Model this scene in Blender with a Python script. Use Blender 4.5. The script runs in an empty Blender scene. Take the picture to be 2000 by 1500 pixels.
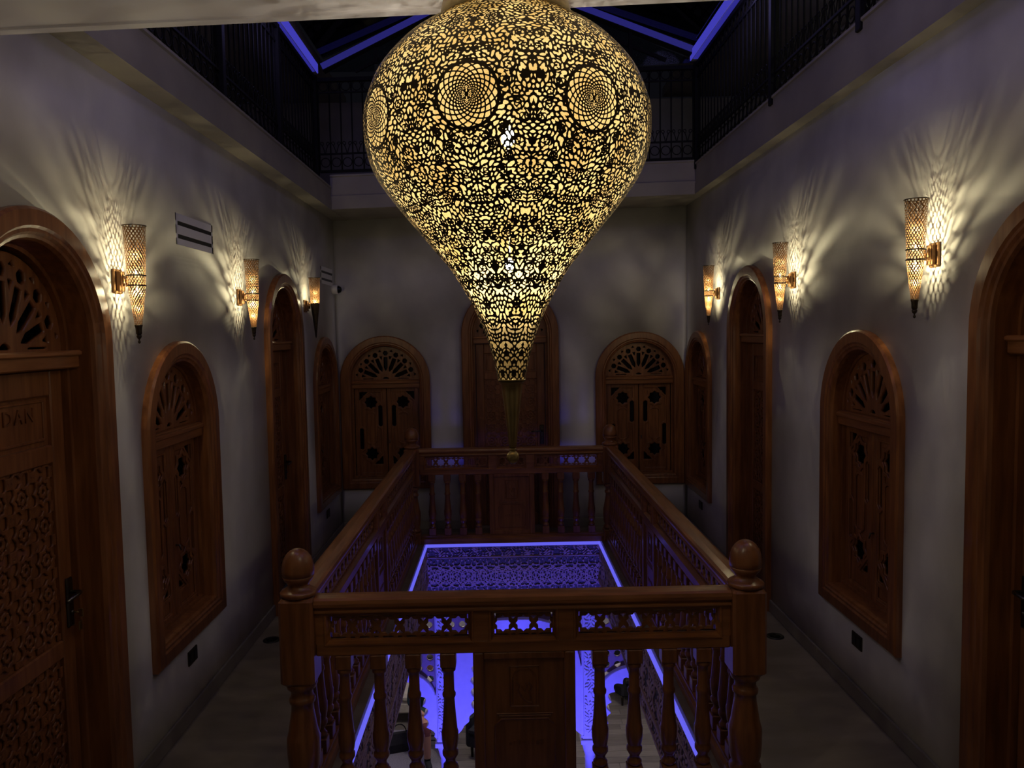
import bpy, bmesh, math, random
import numpy as np
from mathutils import Matrix, Vector
random.seed(7)
PI = math.pi
S = bpy.context.scene
COL = S.collection

# ------------------------------------------------------------------ camera, world, exposure
cam_d = bpy.data.cameras.new('camera')
cam = bpy.data.objects.new('camera', cam_d)
COL.objects.link(cam)
cam_d.sensor_fit = 'HORIZONTAL'
cam_d.sensor_width = 36.0
cam_d.lens = 1538.85 / 2000 * 36.0
cam_d.clip_start = 0.02
_r = Vector((0.99977528, -0.01324296, -0.01655326))
_u = Vector((0.01739156, 0.06591459, 0.99767369))
_f = Vector((0.01212105, 0.99773739, -0.06613009))
cam.matrix_world = Matrix(((_r.x, _u.x, -_f.x, 0), (_r.y, _u.y, -_f.y, 0), (_r.z, _u.z, -_f.z, 2.1903), (0, 0, 0, 1)))
S.camera = cam

W = bpy.data.worlds.new('night_sky')
S.world = W
W.use_nodes = True
W.node_tree.nodes['Background'].inputs[0].default_value = (0.30, 0.30, 0.42, 1)
W.node_tree.nodes['Background'].inputs[1].default_value = 0.010

S.view_settings.view_transform = 'Standard'
S.view_settings.look = 'None'
S.view_settings.gamma = 1.0
S.view_settings.use_curve_mapping = False
S.view_settings.exposure = 0.0

# lamp levels (the lamps themselves are built further down)
P_SCONCE = 1.0         # radiant strength factor of the sconce filaments
P_LANTERN = 1.0
P_LED = 1.0
C_WARM = (1.0, 0.86, 0.50)
C_LAN = (1.0, 0.90, 0.68)
S.cycles.sample_clamp_indirect = 3.0
S.cycles.use_denoising = True
S.cycles.max_bounces = 8
C_LED = (0.15, 0.14, 0.98)

def lamp(name, kind, loc, color, energy, target=None, size=0.05, spot=None, label=None):
    l = bpy.data.lights.new(name, kind)
    l.color = color
    l.energy = energy
    if kind in ('POINT', 'SPOT'):
        l.shadow_soft_size = size
    if spot:
        l.spot_size = spot
        l.spot_blend = 0.35
    o = bpy.data.objects.new(name, l)
    COL.objects.link(o)
    o.location = loc
    if target is not None:
        d = Vector(target) - Vector(loc)
        o.rotation_euler = d.to_track_quat('-Z', 'Y').to_euler()
    return o

# unseen blue spots added near the lower floor to light the arcade
lamp('blue_flood', 'SPOT', (-0.45, 6.3, -3.3), (0.085, 0.075, 1.0), 480, (-0.70, 8.26, -1.60), .22, .80)
lamp('blue_flood', 'SPOT', (0.62, 6.3, -3.3), (0.085, 0.075, 1.0), 480, (0.87, 8.26, -1.60), .22, .80)
# added blue fill points at the eaves, tinting walls and far balustrade
for _x, _y in ((-1.62, 3.6), (-1.62, 6.2), (1.78, 3.4), (1.78, 6.2)):
    lamp('eave_fill', 'POINT', (_x, _y, 4.70), (0.42, 0.37, 1.0), 6.0, None, .25)
for _x in (-0.75, 0.95):
    lamp('eave_fill', 'POINT', (_x, 3.25, 4.75), (0.50, 0.40, 1.0), 6.0, None, .25)
lamp('upper_walkway_fill', 'POINT', (2.75, 4.6, 4.75), (0.95, 1.0, 0.72), 5.0, None, .06)  # added unseen fill that brightens the wall behind the right railing
# ceiling lamps of the lower sitting room
lamp('sitting_room_lamp', 'POINT', (-0.9, 10.3, -1.0), (1.0, 0.90, 0.74), 22, None, .08)
lamp('sitting_room_lamp', 'POINT', (1.6, 10.6, -1.0), (1.0, 0.90, 0.74), 22, None, .08)

# ------------------------------------------------------------------ helpers
def setp(o, label=None, cat=None, group=None, kind=None):
    if label: o['label'] = label
    if cat: o['category'] = cat
    if group: o['group'] = group
    if kind: o['kind'] = kind
    return o

def link(name, me, m=None, parent=None, loc=None, rz=None, smooth=False):
    o = bpy.data.objects.new(name, me)
    COL.objects.link(o)
    if m is not None and len(me.materials) == 0:
        me.materials.append(m)
    if parent is not None: o.parent = parent
    if loc is not None: o.location = loc
    if rz is not None: o.rotation_euler = (0, 0, rz)
    return o

def empty(name, loc=(0, 0, 0), rz=0, label=None, cat=None, group=None, kind=None):
    o = bpy.data.objects.new(name, None)
    o.empty_display_size = 0.1
    COL.objects.link(o)
    o.location = loc
    o.rotation_euler = (0, 0, rz)
    return setp(o, label, cat, group, kind)

class MB:
    def __init__(s): s.v = []; s.f = []; s.sm = []
    def add(s, vs, fs, smooth=False):
        b = len(s.v)
        s.v += [tuple(p) for p in vs]
        for f in fs:
            s.f.append(tuple(i + b for i in f)); s.sm.append(smooth)
        return s
    def box(s, a, b):
        x0, y0, z0 = a; x1, y1, z1 = b
        vs = [(x0, y0, z0), (x1, y0, z0), (x1, y1, z0), (x0, y1, z0), (x0, y0, z1), (x1, y0, z1), (x1, y1, z1), (x0, y1, z1)]
        return s.add(vs, [(0, 3, 2, 1), (4, 5, 6, 7), (0, 1, 5, 4), (1, 2, 6, 5), (2, 3, 7, 6), (3, 0, 4, 7)])
    def bbox(s, a, b, c=0.004):
        """box with chamfered edges"""
        x0, y0, z0 = a; x1, y1, z1 = b
        def ring(i, z): return [(x0 + i, y0 + (0 if i else 0) + i, z), (x1 - i, y0 + i, z), (x1 - i, y1 - i, z), (x0 + i, y1 - i, z)]
        def oct_(z, i):
            k = c
            return [(x0 + i + k, y0 + i, z), (x1 - i - k, y0 + i, z), (x1 - i, y0 + i + k, z), (x1 - i, y1 - i - k, z), (x1 - i - k, y1 - i, z), (x0 + i + k, y1 - i, z), (x0 + i, y1 - i - k, z), (x0 + i, y0 + i + k, z)]
        L = [oct_(z0, c), oct_(z0 + c, 0), oct_(z1 - c, 0), oct_(z1, c)]
        vs = sum(L, [])
        fs = [tuple(range(7, -1, -1)), tuple(range(24, 32))]
        for r in range(3):
            for i in range(8):
                j = (i + 1) % 8
                fs.append((r * 8 + i, r * 8 + j, r * 8 + 8 + j, r * 8 + 8 + i))
        return s.add(vs, fs)
    def loft(s, rings, closed=True, cap0=False, cap1=False, smooth=False):
        n = len(rings[0]); vs = sum([list(r) for r in rings], []); fs = []
        for k in range(len(rings) - 1):
            for i in range(n if closed else n - 1):
                j = (i + 1) % n
                fs.append((k * n + i, k * n + j, (k + 1) * n + j, (k + 1) * n + i))
        if cap0: fs.append(tuple(range(n - 1, -1, -1)))
        if cap1: fs.append(tuple(range((len(rings) - 1) * n, len(rings) * n)))
        return s.add(vs, fs, smooth)
    def lathe(s, prof, n=24, c=(0, 0), smooth=True, caps=True):
        """prof: (z, r) from bottom to top"""
        rings = [[(c[0] + r * math.cos(2 * PI * i / n), c[1] + r * math.sin(2 * PI * i / n), z) for i in range(n)] for z, r in prof]
        return s.loft(rings, True, caps, caps, smooth)
    def tube(s, pts, r, n=8, closed=False, smooth=True):
        P = [Vector(p) for p in pts]; rings = []
        m = len(P)
        rr = r if isinstance(r, (list, tuple)) else [r] * m
        prev = None
        for i in range(m):
            a = P[(i - 1) % m] if (closed or i > 0) else P[i]
            b = P[(i + 1) % m] if (closed or i < m - 1) else P[i]
            t = (b - a).normalized()
            if prev is None:
                q = Vector((0, 0, 1)) if abs(t.z) < .9 else Vector((1, 0, 0))
                x = t.cross(q).normalized()
            else:
                x = (prev - t * prev.dot(t)).normalized()
            prev = x; y = t.cross(x)
            rings.append([tuple(P[i] + (x * math.cos(2 * PI * k / n) + y * math.sin(2 * PI * k / n)) * rr[i]) for k in range(n)])
        if closed: rings.append(rings[0])
        return s.loft(rings, True, not closed, not closed, smooth)
    def extrude_poly(s, poly, fn0, fn1):
        n = len(poly)
        return s.loft([[fn0(p) for p in poly], [fn1(p) for p in poly]], True, True, True)
    def mesh(s, name, m=None):
        me = bpy.data.meshes.new(name)
        me.from_pydata(s.v, [], s.f)
        if any(s.sm):
            me.polygons.foreach_set('use_smooth', s.sm)
        bm = bmesh.new(); bm.from_mesh(me)
        bmesh.ops.recalc_face_normals(bm, faces=bm.faces)
        bm.to_mesh(me); bm.free()
        me.update()
        if m is not None: me.materials.append(m)
        return me
    def obj(s, name, m=None, parent=None, loc=None, rz=None):
        return link(name, s.mesh(name, m), None, parent, loc, rz)

# ---- marching squares: a sheet that is solid where F > 0
_CASES = {1: ['0ad'], 2: ['1ba'], 3: ['01bd'], 4: ['2cb'], 5: ['0abd', None], 6: ['12ca'], 7: ['012cd'], 8: ['3dc'], 9: ['0ac3'], 10: ['1ba', '3dc'], 11: ['01bc3'], 12: ['23db'], 13: ['0ab23'], 14: ['123da'], 15: ['0123']}
_CASES[5] = ['0ad', '2cb']
def march(F, P):
    """F (n,m), P (n,m,3).  Returns vertices and {size: polygons}."""
    n, m = F.shape
    ins = F > 0
    vid = -np.ones((n, m), np.int64)
    verts = [P[ins]]
    cnt = int(ins.sum()); vid[ins] = np.arange(cnt)
    def cross(Fa, Fb, Pa, Pb):
        c = (Fa > 0) != (Fb > 0)
        t = np.clip(Fa / np.where(np.abs(Fa - Fb) < 1e-12, 1e-12, Fa - Fb), .02, .98)
        return c, (Pa + (Pb - Pa) * t[..., None])[c]
    hx, hv = cross(F[:-1], F[1:], P[:-1], P[1:])
    eid_h = -np.ones(hx.shape, np.int64); eid_h[hx] = cnt + np.arange(len(hv)); cnt += len(hv); verts.append(hv)
    vx, vv = cross(F[:, :-1], F[:, 1:], P[:, :-1], P[:, 1:])
    eid_v = -np.ones(vx.shape, np.int64); eid_v[vx] = cnt + np.arange(len(vv)); verts.append(vv)
    tok = {'0': vid[:-1, :-1], '1': vid[1:, :-1], '2': vid[1:, 1:], '3': vid[:-1, 1:],
           'a': eid_h[:, :-1], 'b': eid_v[1:, :], 'c': eid_h[:, 1:], 'd': eid_v[:-1, :]}
    code = ins[:-1, :-1] * 1 + ins[1:, :-1] * 2 + ins[1:, 1:] * 4 + ins[:-1, 1:] * 8
    polys = {}
    for c, pl in _CASES.items():
        k = code == c
        if not k.any(): continue
        for p in pl:
            polys.setdefault(len(p), []).append(np.stack([tok[ch][k] for ch in p], 1))
    polys = {k: np.concatenate(v) for k, v in polys.items()}
    return np.concatenate(verts), polys

def thicken(V, polys, off):
    off = np.asarray(off, float)
    N = len(V)
    E = []
    for k, q in polys.items():
        for i in range(k): E.append(np.stack([q[:, i], q[:, (i + 1) % k]], 1))
    E = np.concatenate(E)
    key = E[:, 0] * N + E[:, 1]; rev = E[:, 1] * N + E[:, 0]
    b = E[~np.isin(key, rev)]
    V2 = np.concatenate([V, V + off])
    out = {}
    for k, q in polys.items(): out[k] = [q[:, ::-1], q + N]
    out.setdefault(4, []).append(np.stack([b[:, 0], b[:, 1], b[:, 1] + N, b[:, 0] + N], 1))
    return V2, {k: np.concatenate(v) for k, v in out.items()}

def np_mesh(name, V, polys, m=None, smooth=False):
    me = bpy.data.meshes.new(name)
    me.vertices.add(len(V)); me.vertices.foreach_set('co', np.ascontiguousarray(V, np.float32).ravel())
    loops = []; starts = []; tot = []; c = 0
    for k, q in polys.items():
        loops.append(q.ravel()); starts.append(c + np.arange(len(q)) * k); c += q.size
    loops = np.concatenate(loops).astype(np.int32); starts = np.concatenate(starts).astype(np.int32)
    me.loops.add(len(loops)); me.loops.foreach_set('vertex_index', loops)
    me.polygons.add(len(starts)); me.polygons.foreach_set('loop_start', starts)
    if smooth: me.polygons.foreach_set('use_smooth', np.ones(len(starts), bool))
    me.update(calc_edges=True)
    me.validate()
    if m is not None: me.materials.append(m)
    return me

def flat_sheet(name, fn, x0, x1, z0, z1, step, thick, m):
    """pierced board in the local XZ plane, y from 0 to thick"""
    nx = max(2, int((x1 - x0) / step) + 1); nz = max(2, int((z1 - z0) / step) + 1)
    X, Z = np.meshgrid(np.linspace(x0, x1, nx), np.linspace(z0, z1, nz), indexing='ij')
    V, q = march(fn(X, Z), np.stack([X, np.zeros_like(X), Z], -1))
    V, q = thicken(V, q, (0, thick, 0))
    return np_mesh(name, V, q, m)

def star8(x, z, a): return np.minimum(np.maximum(abs(x), abs(z)), (abs(x) + abs(z)) / math.sqrt(2)) - a
def rect(x, z, hx, hz): return np.maximum(abs(x) - hx, abs(z) - hz)

# ------------------------------------------------------------------ materials
def mat(name, col, rough=.5, metal=0., col2=None, scale=6., stretch=(1, 1, 1), bump=0., bscale=None, detail=5., spec=None, coat=0., lo=.35, hi=.68):
    m = bpy.data.materials.new(name); m.use_nodes = True
    nt = m.node_tree; N = nt.nodes; L = nt.links
    b = N['Principled BSDF']
    b.inputs['Base Color'].default_value = (*col, 1)
    b.inputs['Roughness'].default_value = rough
    b.inputs['Metallic'].default_value = metal
    if spec is not None: b.inputs['Specular IOR Level'].default_value = spec
    if coat: b.inputs['Coat Weight'].default_value = coat; b.inputs['Coat Roughness'].default_value = .15
    if col2 is not None or bump:
        tc = N.new('ShaderNodeTexCoord'); mp = N.new('ShaderNodeMapping'); mp.inputs['Scale'].default_value = stretch
        L.new(tc.outputs['Object'], mp.inputs['Vector'])
        nz = N.new('ShaderNodeTexNoise'); nz.inputs['Scale'].default_value = scale; nz.inputs['Detail'].default_value = detail
        L.new(mp.outputs[0], nz.inputs['Vector'])
        if col2 is not None:
            cr = N.new('ShaderNodeValToRGB')
            cr.color_ramp.elements[0].position = lo; cr.color_ramp.elements[1].position = hi
            cr.color_ramp.elements[0].color = (*col, 1); cr.color_ramp.elements[1].color = (*col2, 1)
            L.new(nz.outputs['Fac'], cr.inputs[0]); L.new(cr.outputs[0], b.inputs['Base Color'])
        if bump:
            n2 = nz
            if bscale:
                n2 = N.new('ShaderNodeTexNoise'); n2.inputs['Scale'].default_value = bscale; n2.inputs['Detail'].default_value = 4
                L.new(mp.outputs[0], n2.inputs['Vector'])
            bp = N.new('ShaderNodeBump'); bp.inputs['Strength'].default_value = bump; bp.inputs['Distance'].default_value = .01
            L.new(n2.outputs['Fac'], bp.inputs['Height']); L.new(bp.outputs[0], b.inputs['Normal'])
    return m

def emit(name, col, s):
    m = bpy.data.materials.new(name); m.use_nodes = True
    b = m.node_tree.nodes['Principled BSDF']
    b.inputs['Base Color'].default_value = (.02, .02, .02, 1)
    b.inputs['Emission Color'].default_value = (*col, 1); b.inputs['Emission Strength'].default_value = s
    return m

def glow_gauze(name, col, clear):
    m = bpy.data.materials.new(name); m.use_nodes = True
    nt = m.node_tree; N = nt.nodes; N.remove(N['Principled BSDF'])
    t = N.new('ShaderNodeBsdfTransparent'); d = N.new('ShaderNodeBsdfTranslucent'); d.inputs[0].default_value = (*col, 1)
    mx = N.new('ShaderNodeMixShader'); mx.inputs[0].default_value = 1 - clear
    nz = N.new('ShaderNodeTexNoise'); nz.inputs['Scale'].default_value = 9
    cr = N.new('ShaderNodeValToRGB'); cr.color_ramp.elements[0].color = (col[0] * .75, col[1] * .66, col[2] * .5, 1); cr.color_ramp.elements[1].color = (*col, 1)
    cr.color_ramp.elements[0].position = .35; cr.color_ramp.elements[1].position = .6
    nt.links.new(nz.outputs['Fac'], cr.inputs[0]); nt.links.new(cr.outputs[0], d.inputs[0])
    nt.links.new(t.outputs[0], mx.inputs[1]); nt.links.new(d.outputs[0], mx.inputs[2])
    nt.links.new(mx.outputs[0], N['Material Output'].inputs[0])
    return m

M = {}
M['plaster'] = mat('tadelakt_plaster', (.50, .48, .465), .55, 0, (.70, .68, .66), 1.7, (1, 1, .8), .12, 14., 8, lo=.36, hi=.66)
M['ceil'] = mat('white_ceiling_paint', (.84, .81, .86), .6, 0, (.90, .87, .92), 3.)
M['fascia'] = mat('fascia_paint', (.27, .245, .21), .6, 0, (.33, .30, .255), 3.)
M['floor'] = mat('polished_stone', (.19, .158, .122), .38, 0, (.28, .235, .185), 2.2, (1, 2.5, 1), .03, 30)
M['base'] = mat('stone_skirting', (.20, .18, .155), .4, 0, (.27, .245, .21), 4.)
M['wood'] = mat('cedar_wood', (.175, .060, .018), .34, 0, (.30, .115, .038), 5., (7, 7, .7), .05, None, 6, coat=.25)
M['woodx'] = mat('cedar_wood_rail', (.205, .074, .021), .30, 0, (.36, .140, .046), 5., (.7, 7, 7), .05, None, 6, coat=.3)
M['woody'] = mat('cedar_wood_rail_long', (.205, .074, .021), .30, 0, (.36, .140, .046), 5., (7, .7, 7), .05, None, 6, coat=.3)
M['carved'] = mat('carved_cedar', (.15, .052, .014), .42, 0, (.25, .088, .024), 8., (5, 5, 1), .12, 40)
M['glass'] = mat('dark_window_glass', (.004, .005, .007), .08)  # darkness of the unlit rooms behind is put into the window pane colour
M['brass'] = mat('aged_brass', (.36, .27, .12), .34, 1, (.50, .39, .18), 18.)
M['brassd'] = mat('dark_pierced_brass', (.060, .042, .018), .5, .6, (.085, .06, .026), 20.)
M['copper'] = mat('copper_brass', (.20, .10, .04), .45, .7, (.27, .145, .06), 20.)
M['bronze'] = mat('blackened_bronze', (.05, .038, .025), .4, .8, (.08, .06, .04), 20.)
M['iron'] = mat('black_iron', (.008, .0075, .007), .65, 0, (.012, .011, .010), 15., spec=.15)
M['black'] = mat('black_plastic', (.012, .012, .012), .4)
M['white'] = mat('white_enamel', (.78, .76, .77), .4)
M['steel'] = mat('dark_steel', (.14, .13, .115), .3, 1)
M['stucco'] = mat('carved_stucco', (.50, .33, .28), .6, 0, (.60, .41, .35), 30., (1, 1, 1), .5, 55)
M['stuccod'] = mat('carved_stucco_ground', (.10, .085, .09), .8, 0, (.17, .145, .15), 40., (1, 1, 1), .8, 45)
M['arch'] = mat('smooth_stucco', (.70, .67, .63), .6, 0, (.76, .73, .69), 12.)
M['lattice'] = mat('brown_lattice', (.22, .14, .12), .5, 0, (.28, .18, .15), 12.)
M['plank1'] = mat('grey_oak', (.20, .175, .14), .45, 0, (.28, .25, .205), 6., (.6, 9, 9), .05)
M['plank2'] = mat('grey_oak_dark', (.15, .13, .105), .45, 0, (.22, .195, .16), 6., (.6, 9, 9), .05)
M['cream'] = mat('cream_upholstery', (.62, .57, .44), .85, 0, (.70, .65, .52), 20., bump=.1)
M['dark'] = mat('dark_upholstery', (.010, .011, .014), .7, 0, (.02, .02, .024), 20.)
M['rug'] = mat('grey_rug', (.22, .21, .25), .95, 0, (.38, .36, .42), 90., bump=.3)
M['rugs'] = mat('rug_stripe', (.03, .03, .05), .95)
M['skin'] = mat('skin', (.52, .27, .19), .5)
M['teal'] = mat('dark_teal_cloth', (.012, .040, .042), .85, 0, (.020, .058, .058), 20.)
M['maroon'] = mat('maroon_cloth', (.16, .045, .058), .85, 0, (.21, .065, .078), 20.)
M['hair'] = mat('dark_hair', (.012, .008, .006), .6)
M['beam'] = mat('white_beam_paint', (.6, .6, .62), .5)
M['led'] = emit('blue_led_diffuser', C_LED, 0.85 * P_LED)
M['glowr'] = emit('blue_lit_beam_glow', (0.095, 0.085, 1.0), 0.26 * P_LED)  # glow stands in for blue light falling on the eave beams
M['glowr3'] = emit('blue_lit_beam_side_glow', (0.11, 0.10, 1.0), 0.42 * P_LED)  # stronger glow for the blue-lit inner sides of the beams
M['glowr2'] = emit('blue_lit_rafter_glow', (0.11, 0.10, 1.0), 0.14 * P_LED)  # weaker glow painting blue light onto the gable rafters
M['bulb'] = emit('sconce_filament', C_WARM, 420 * P_SCONCE)
M['bulbl'] = emit('lantern_filament', C_LAN, 1300 * P_LANTERN)
M['glow_gauze'] = glow_gauze('lantern_glow_lining', (1.0, .76, .36), .79)  # added layer inside the shell, lit through by the bulbs
def glass_pane():
    m = bpy.data.materials.new('skylight_glass'); m.use_nodes = True
    nt = m.node_tree; N = nt.nodes; N.remove(N['Principled BSDF'])
    t = N.new('ShaderNodeBsdfTransparent'); t.inputs[0].default_value = (.55, .6, .65, 1); g = N.new('ShaderNodeBsdfGlossy'); g.inputs['Roughness'].default_value = .05
    mx = N.new('ShaderNodeMixShader'); fr = N.new('ShaderNodeFresnel'); fr.inputs[0].default_value = 1.45
    nt.links.new(fr.outputs[0], mx.inputs[0]); nt.links.new(t.outputs[0], mx.inputs[1]); nt.links.new(g.outputs[0], mx.inputs[2])
    nt.links.new(mx.outputs[0], N['Material Output'].inputs[0]); return m
M['pane'] = glass_pane()

# ------------------------------------------------------------------ dimensions
XL, XR, YB, YF = -1.816, 2.044, 8.708, -1.0
ZL, ZR = 3.43, 3.535
OX0, OX1, OY0, OY1 = -0.84, 1.005, 3.42, 8.2576      # opening in the gallery floor
WW, WH, WS = .495, 1.70, 1.205                        # window half width, height, springing (from its sill)
DW, DH, DS = .535, 2.70, 2.165                        # door
SILL = .47

def arch_pts(hw, hs, bot, n=28):
    p = [(-hw, bot), (-hw, hs)]
    p += [(-hw * math.cos(PI * i / n), hs + hw * math.sin(PI * i / n)) for i in range(1, n)]
    p += [(hw, hs), (hw, bot)]
    return p

# ------------------------------------------------------------------ walls
def wall(name, length, z1, openings, fn, off, label):
    """length along s; openings = list of loops [(s,z)]; fn maps (s,z) to xyz"""
    bm = bmesh.new(); E = []
    def loop(pts):
        vs = [bm.verts.new((p[0], 0, p[1])) for p in pts]
        for i in range(len(vs)): E.append(bm.edges.new((vs[i], vs[(i + 1) % len(vs)])))
    outer = []
    s0, s1 = length
    doors = sorted([o for o in openings if o[0][1] <= 0.001], key=lambda o: o[0][0])
    outer.append((s0, 0))
    for d in doors: outer += d
    outer += [(s1, 0), (s1, z1(s1)), (s0, z1(s0))]
    loop(outer)
    for o in openings:
        if o[0][1] > 0.001: loop(o)
    bmesh.ops.triangle_fill(bm, use_beauty=True, use_dissolve=False, edges=E)
    bm.verts.index_update()
    V = np.array([fn(v.co.x, v.co.z) for v in bm.verts]); T = np.array([[l.vert.index for l in f.loops] for f in bm.faces if len(f.verts) == 3])
    bm.free()
    # orient all triangles the same way
    a = V[T[:, 1]] - V[T[:, 0]]; b = V[T[:, 2]] - V[T[:, 0]]
    flip = (np.cross(a, b) @ np.array(off)) < 0
    T[flip] = T[flip][:, ::-1]
    V, q = thicken(V, {3: T}, off)
    o = link(name, np_mesh(name, V, q, M['plaster']))
    return setp(o, label, None, None, 'structure')

def opening(c, hw, hs, bot, door):
    k = .03
    p = arch_pts(hw - k, hs, 0 if door else bot + k, 28)
    return [(c + x, z) for x, z in p]

L_D1, L_W2, L_D3, L_W4 = 3.095, 4.445, 6.590, 8.060
R_D1, R_W2, R_D3, R_W4 = 2.835, 4.450, 6.470, 8.140
B_WL, B_D, B_WR = -1.295, .0905, 1.5235
wall('wall_left', (YF, YB), lambda s: ZL, [opening(L_D1, DW, DS, 0, 1), opening(L_D3, DW, DS, 0, 1), opening(L_W2, WW, SILL + WS, SILL, 0), opening(L_W4, WW, SILL + WS, SILL, 0)],
     lambda s, z: (XL, s, z), (-.22, 0, 0), 'left grey plaster gallery wall with arched doors and sconces')
wall('wall_right', (YF, YB), lambda s: ZR, [opening(R_D1, DW, DS, 0, 1), opening(R_D3, DW, DS, 0, 1), opening(R_W2, WW, SILL + WS, SILL, 0), opening(R_W4, WW, SILL + WS, SILL, 0)],
     lambda s, z: (XR, s, z), (.22, 0, 0), 'right grey plaster gallery wall with arched doors and sconces')
wall('wall_back', (XL, XR), lambda s: ZL + (ZR - ZL) * (s - XL) / (XR - XL), [opening(B_D, DW, DS, 0, 1), opening(B_WL, WW, SILL + WS, SILL, 0), opening(B_WR, WW, SILL + WS, SILL, 0)],
     lambda s, z: (s, YB, z), (0, .22, 0), 'grey plaster end wall with an arched door between two windows')
setp(MB().box((XL - .22, YF - .15, 0), (XR + .22, YF, 3.6)).obj('wall_front', M['plaster']), 'plaster wall behind the viewpoint', None, None, 'structure')

# gallery floor: a ring around the opening
fl = MB()
for a, b in (((XL, YF), (XR, OY0)), ((XL, OY0), (OX0, OY1)), ((OX1, OY0), (XR, OY1)), ((XL, OY1), (XR, YB + .2))):
    fl.box((a[0], a[1], -.038), (b[0], b[1], 0))
setp(fl.obj('floor', M['floor']), 'dark polished stone gallery floor around the opening', None, None, 'structure')

# baseboards between the doors
def baseboard(side, segs):
    m = MB()
    for a, b in segs:
        if side == 'left': m.bbox((XL - .002, a, 0), (XL + .014, b, .095))
        elif side == 'right': m.bbox((XR - .014, a, 0), (XR + .002, b, .095))
        else: m.bbox((a, YB - .014, 0), (b, YB + .002, .095))
    setp(m.obj('baseboard_' + side, M['base']), 'low stone skirting along the %s wall' % side, None, None, 'structure')
baseboard('left', [(YF, L_D1 - DW), (L_D1 + DW, L_D3 - DW), (L_D3 + DW, YB - .014)])
baseboard('right', [(YF, R_D1 - DW), (R_D1 + DW, R_D3 - DW), (R_D3 + DW, YB - .014)])
baseboard('back', [(XL, B_D - DW), (B_D + DW, XR)])

# near ceiling (its front edge runs slightly askew) and the slab edges of the floor above
cz = 3.30
m = MB()
ea, eb = (XL, 2.975), (XR, 2.630)
m.loft([[(XL, YF, cz), (XR, YF, cz), (eb[0], eb[1], cz), (ea[0], ea[1], cz)], [(XL, YF, cz + .55), (XR, YF, cz + .55), (eb[0], eb[1], cz + .55), (ea[0], ea[1], cz + .55)]], True, True, True)
setp(m.obj('ceiling', M['ceil']), 'white ceiling overhead where the big lantern hangs', None, None, 'structure')
m = MB()
for k in (0, 1):
    m.box((0, -.012 - .05, -.008), (1, -.05, .002)) if k == 0 else None
tr = m
tr.v = [(ea[0] + (eb[0] - ea[0]) * x, ea[1] + (eb[1] - ea[1]) * x + y, cz + z) for x, y, z in tr.v]
setp(tr.obj('trim_1', M['ceil']), 'thin white bead along the near ceiling edge', None, None, 'structure')

def slab(name, prof, y0, y1, label):
    m = MB(); m.loft([[(x, y0, z) for x, z in prof], [(x, y1, z) for x, z in prof]], True, True, True)
    setp(m.obj(name, M['fascia']), label, None, None, 'structure')
FXL, FXR = -1.667, 1.954
slab('trim_2', [(XL - .3, ZL), (FXL, ZL), (FXL, ZL + .092), (FXL - .012, ZL + .1), (FXL - .012, 3.638), (FXL, 3.645), (FXL, 3.66), (XL - 1.6, 3.66), (XL - 1.6, 3.55), (XL - .3, 3.55)], 2.85, YB + .2, 'left edge of the floor above with its painted fascia')
slab('trim_3', [(XR + .3, ZR), (FXR, ZR), (FXR, ZR + .105), (FXR + .012, ZR + .113), (FXR + .012, 3.818), (FXR, 3.825), (FXR, 3.84), (XR + 1.3, 3.84), (XR + 1.3, 3.7), (XR + .3, 3.7)], 2.55, YB + .2, 'right edge of the floor above with its painted fascia')
m = MB()
YS = 7.955
def bz(x, z): return z + (ZR - ZL) * (x - XL) / (XR - XL)
rings = []
for x in (FXL - .01, FXR + .01):
    rings.append([(x, YB + .2, bz(x, ZL)), (x, YS, bz(x, ZL)), (x, YS, bz(x, ZL + .13)), (x, YS + .012, bz(x, ZL + .14)), (x, YS + .012, bz(x, 3.745)), (x, YS, bz(x, 3.752)), (x, YS, bz(x, 3.768)), (x, YB + .2, bz(x, 3.768))])
m.loft(rings, True, True, True)
setp(m.obj('trim_4', M['fascia']), 'back edge of the floor above with its painted fascia', None, None, 'structure')

# ------------------------------------------------------------------ door and window units
def arch_loft(mb, hw, hs, bot, prof, closed):
    rings = []
    for d, y in prof:
        rings.append([(x, y, z) for x, z in arch_pts(hw - d, hs, bot + d if closed else 0, 28)])
    mb.loft(rings, closed)
    return mb

def fan_fn(R):
    def fn(X, Z):
        r = np.hypot(X, Z); a = np.arctan2(Z, X)
        F = R - r
        F = np.minimum(F, np.where(Z < .012, 1, r - R * .105))      # half disc at the centre
        st = PI / 8
        k = np.round(a / st); da = a - k * st
        px = r * np.cos(da); pz = r * np.sin(da)
        # long pointed petals
        petal = np.maximum(np.maximum(px - R * .71, abs(pz) - R * .060), abs(pz) - (px - R * .27) * .5)
        low = (k <= 0) | (k >= 8)
        petal = np.where(low, np.maximum(petal, -(Z - .012)), petal)
        F = np.minimum(F, petal)
        hexh = np.maximum(abs(px - R * .83), .5 * abs(px - R * .83) + .866 * abs(pz)) - R * .072
        F = np.minimum(F, np.where(low, 1, hexh))
        k2 = np.floor(a / st) + .5; db = a - k2 * st
        qx = r * np.cos(db); qz = r * np.sin(db)
        tri = np.maximum(abs(qz) * 1.0 - (qx - R * .63) * .42, qx - R * .75)
        F = np.minimum(F, tri)
        tri2 = np.maximum(abs(qz) - (R * .945 - qx) * .8 - .002, R * .885 - qx)
        F = np.minimum(F, tri2)
        return np.maximum(F, np.where(Z < .012, .01, -1))
    return fn

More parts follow.
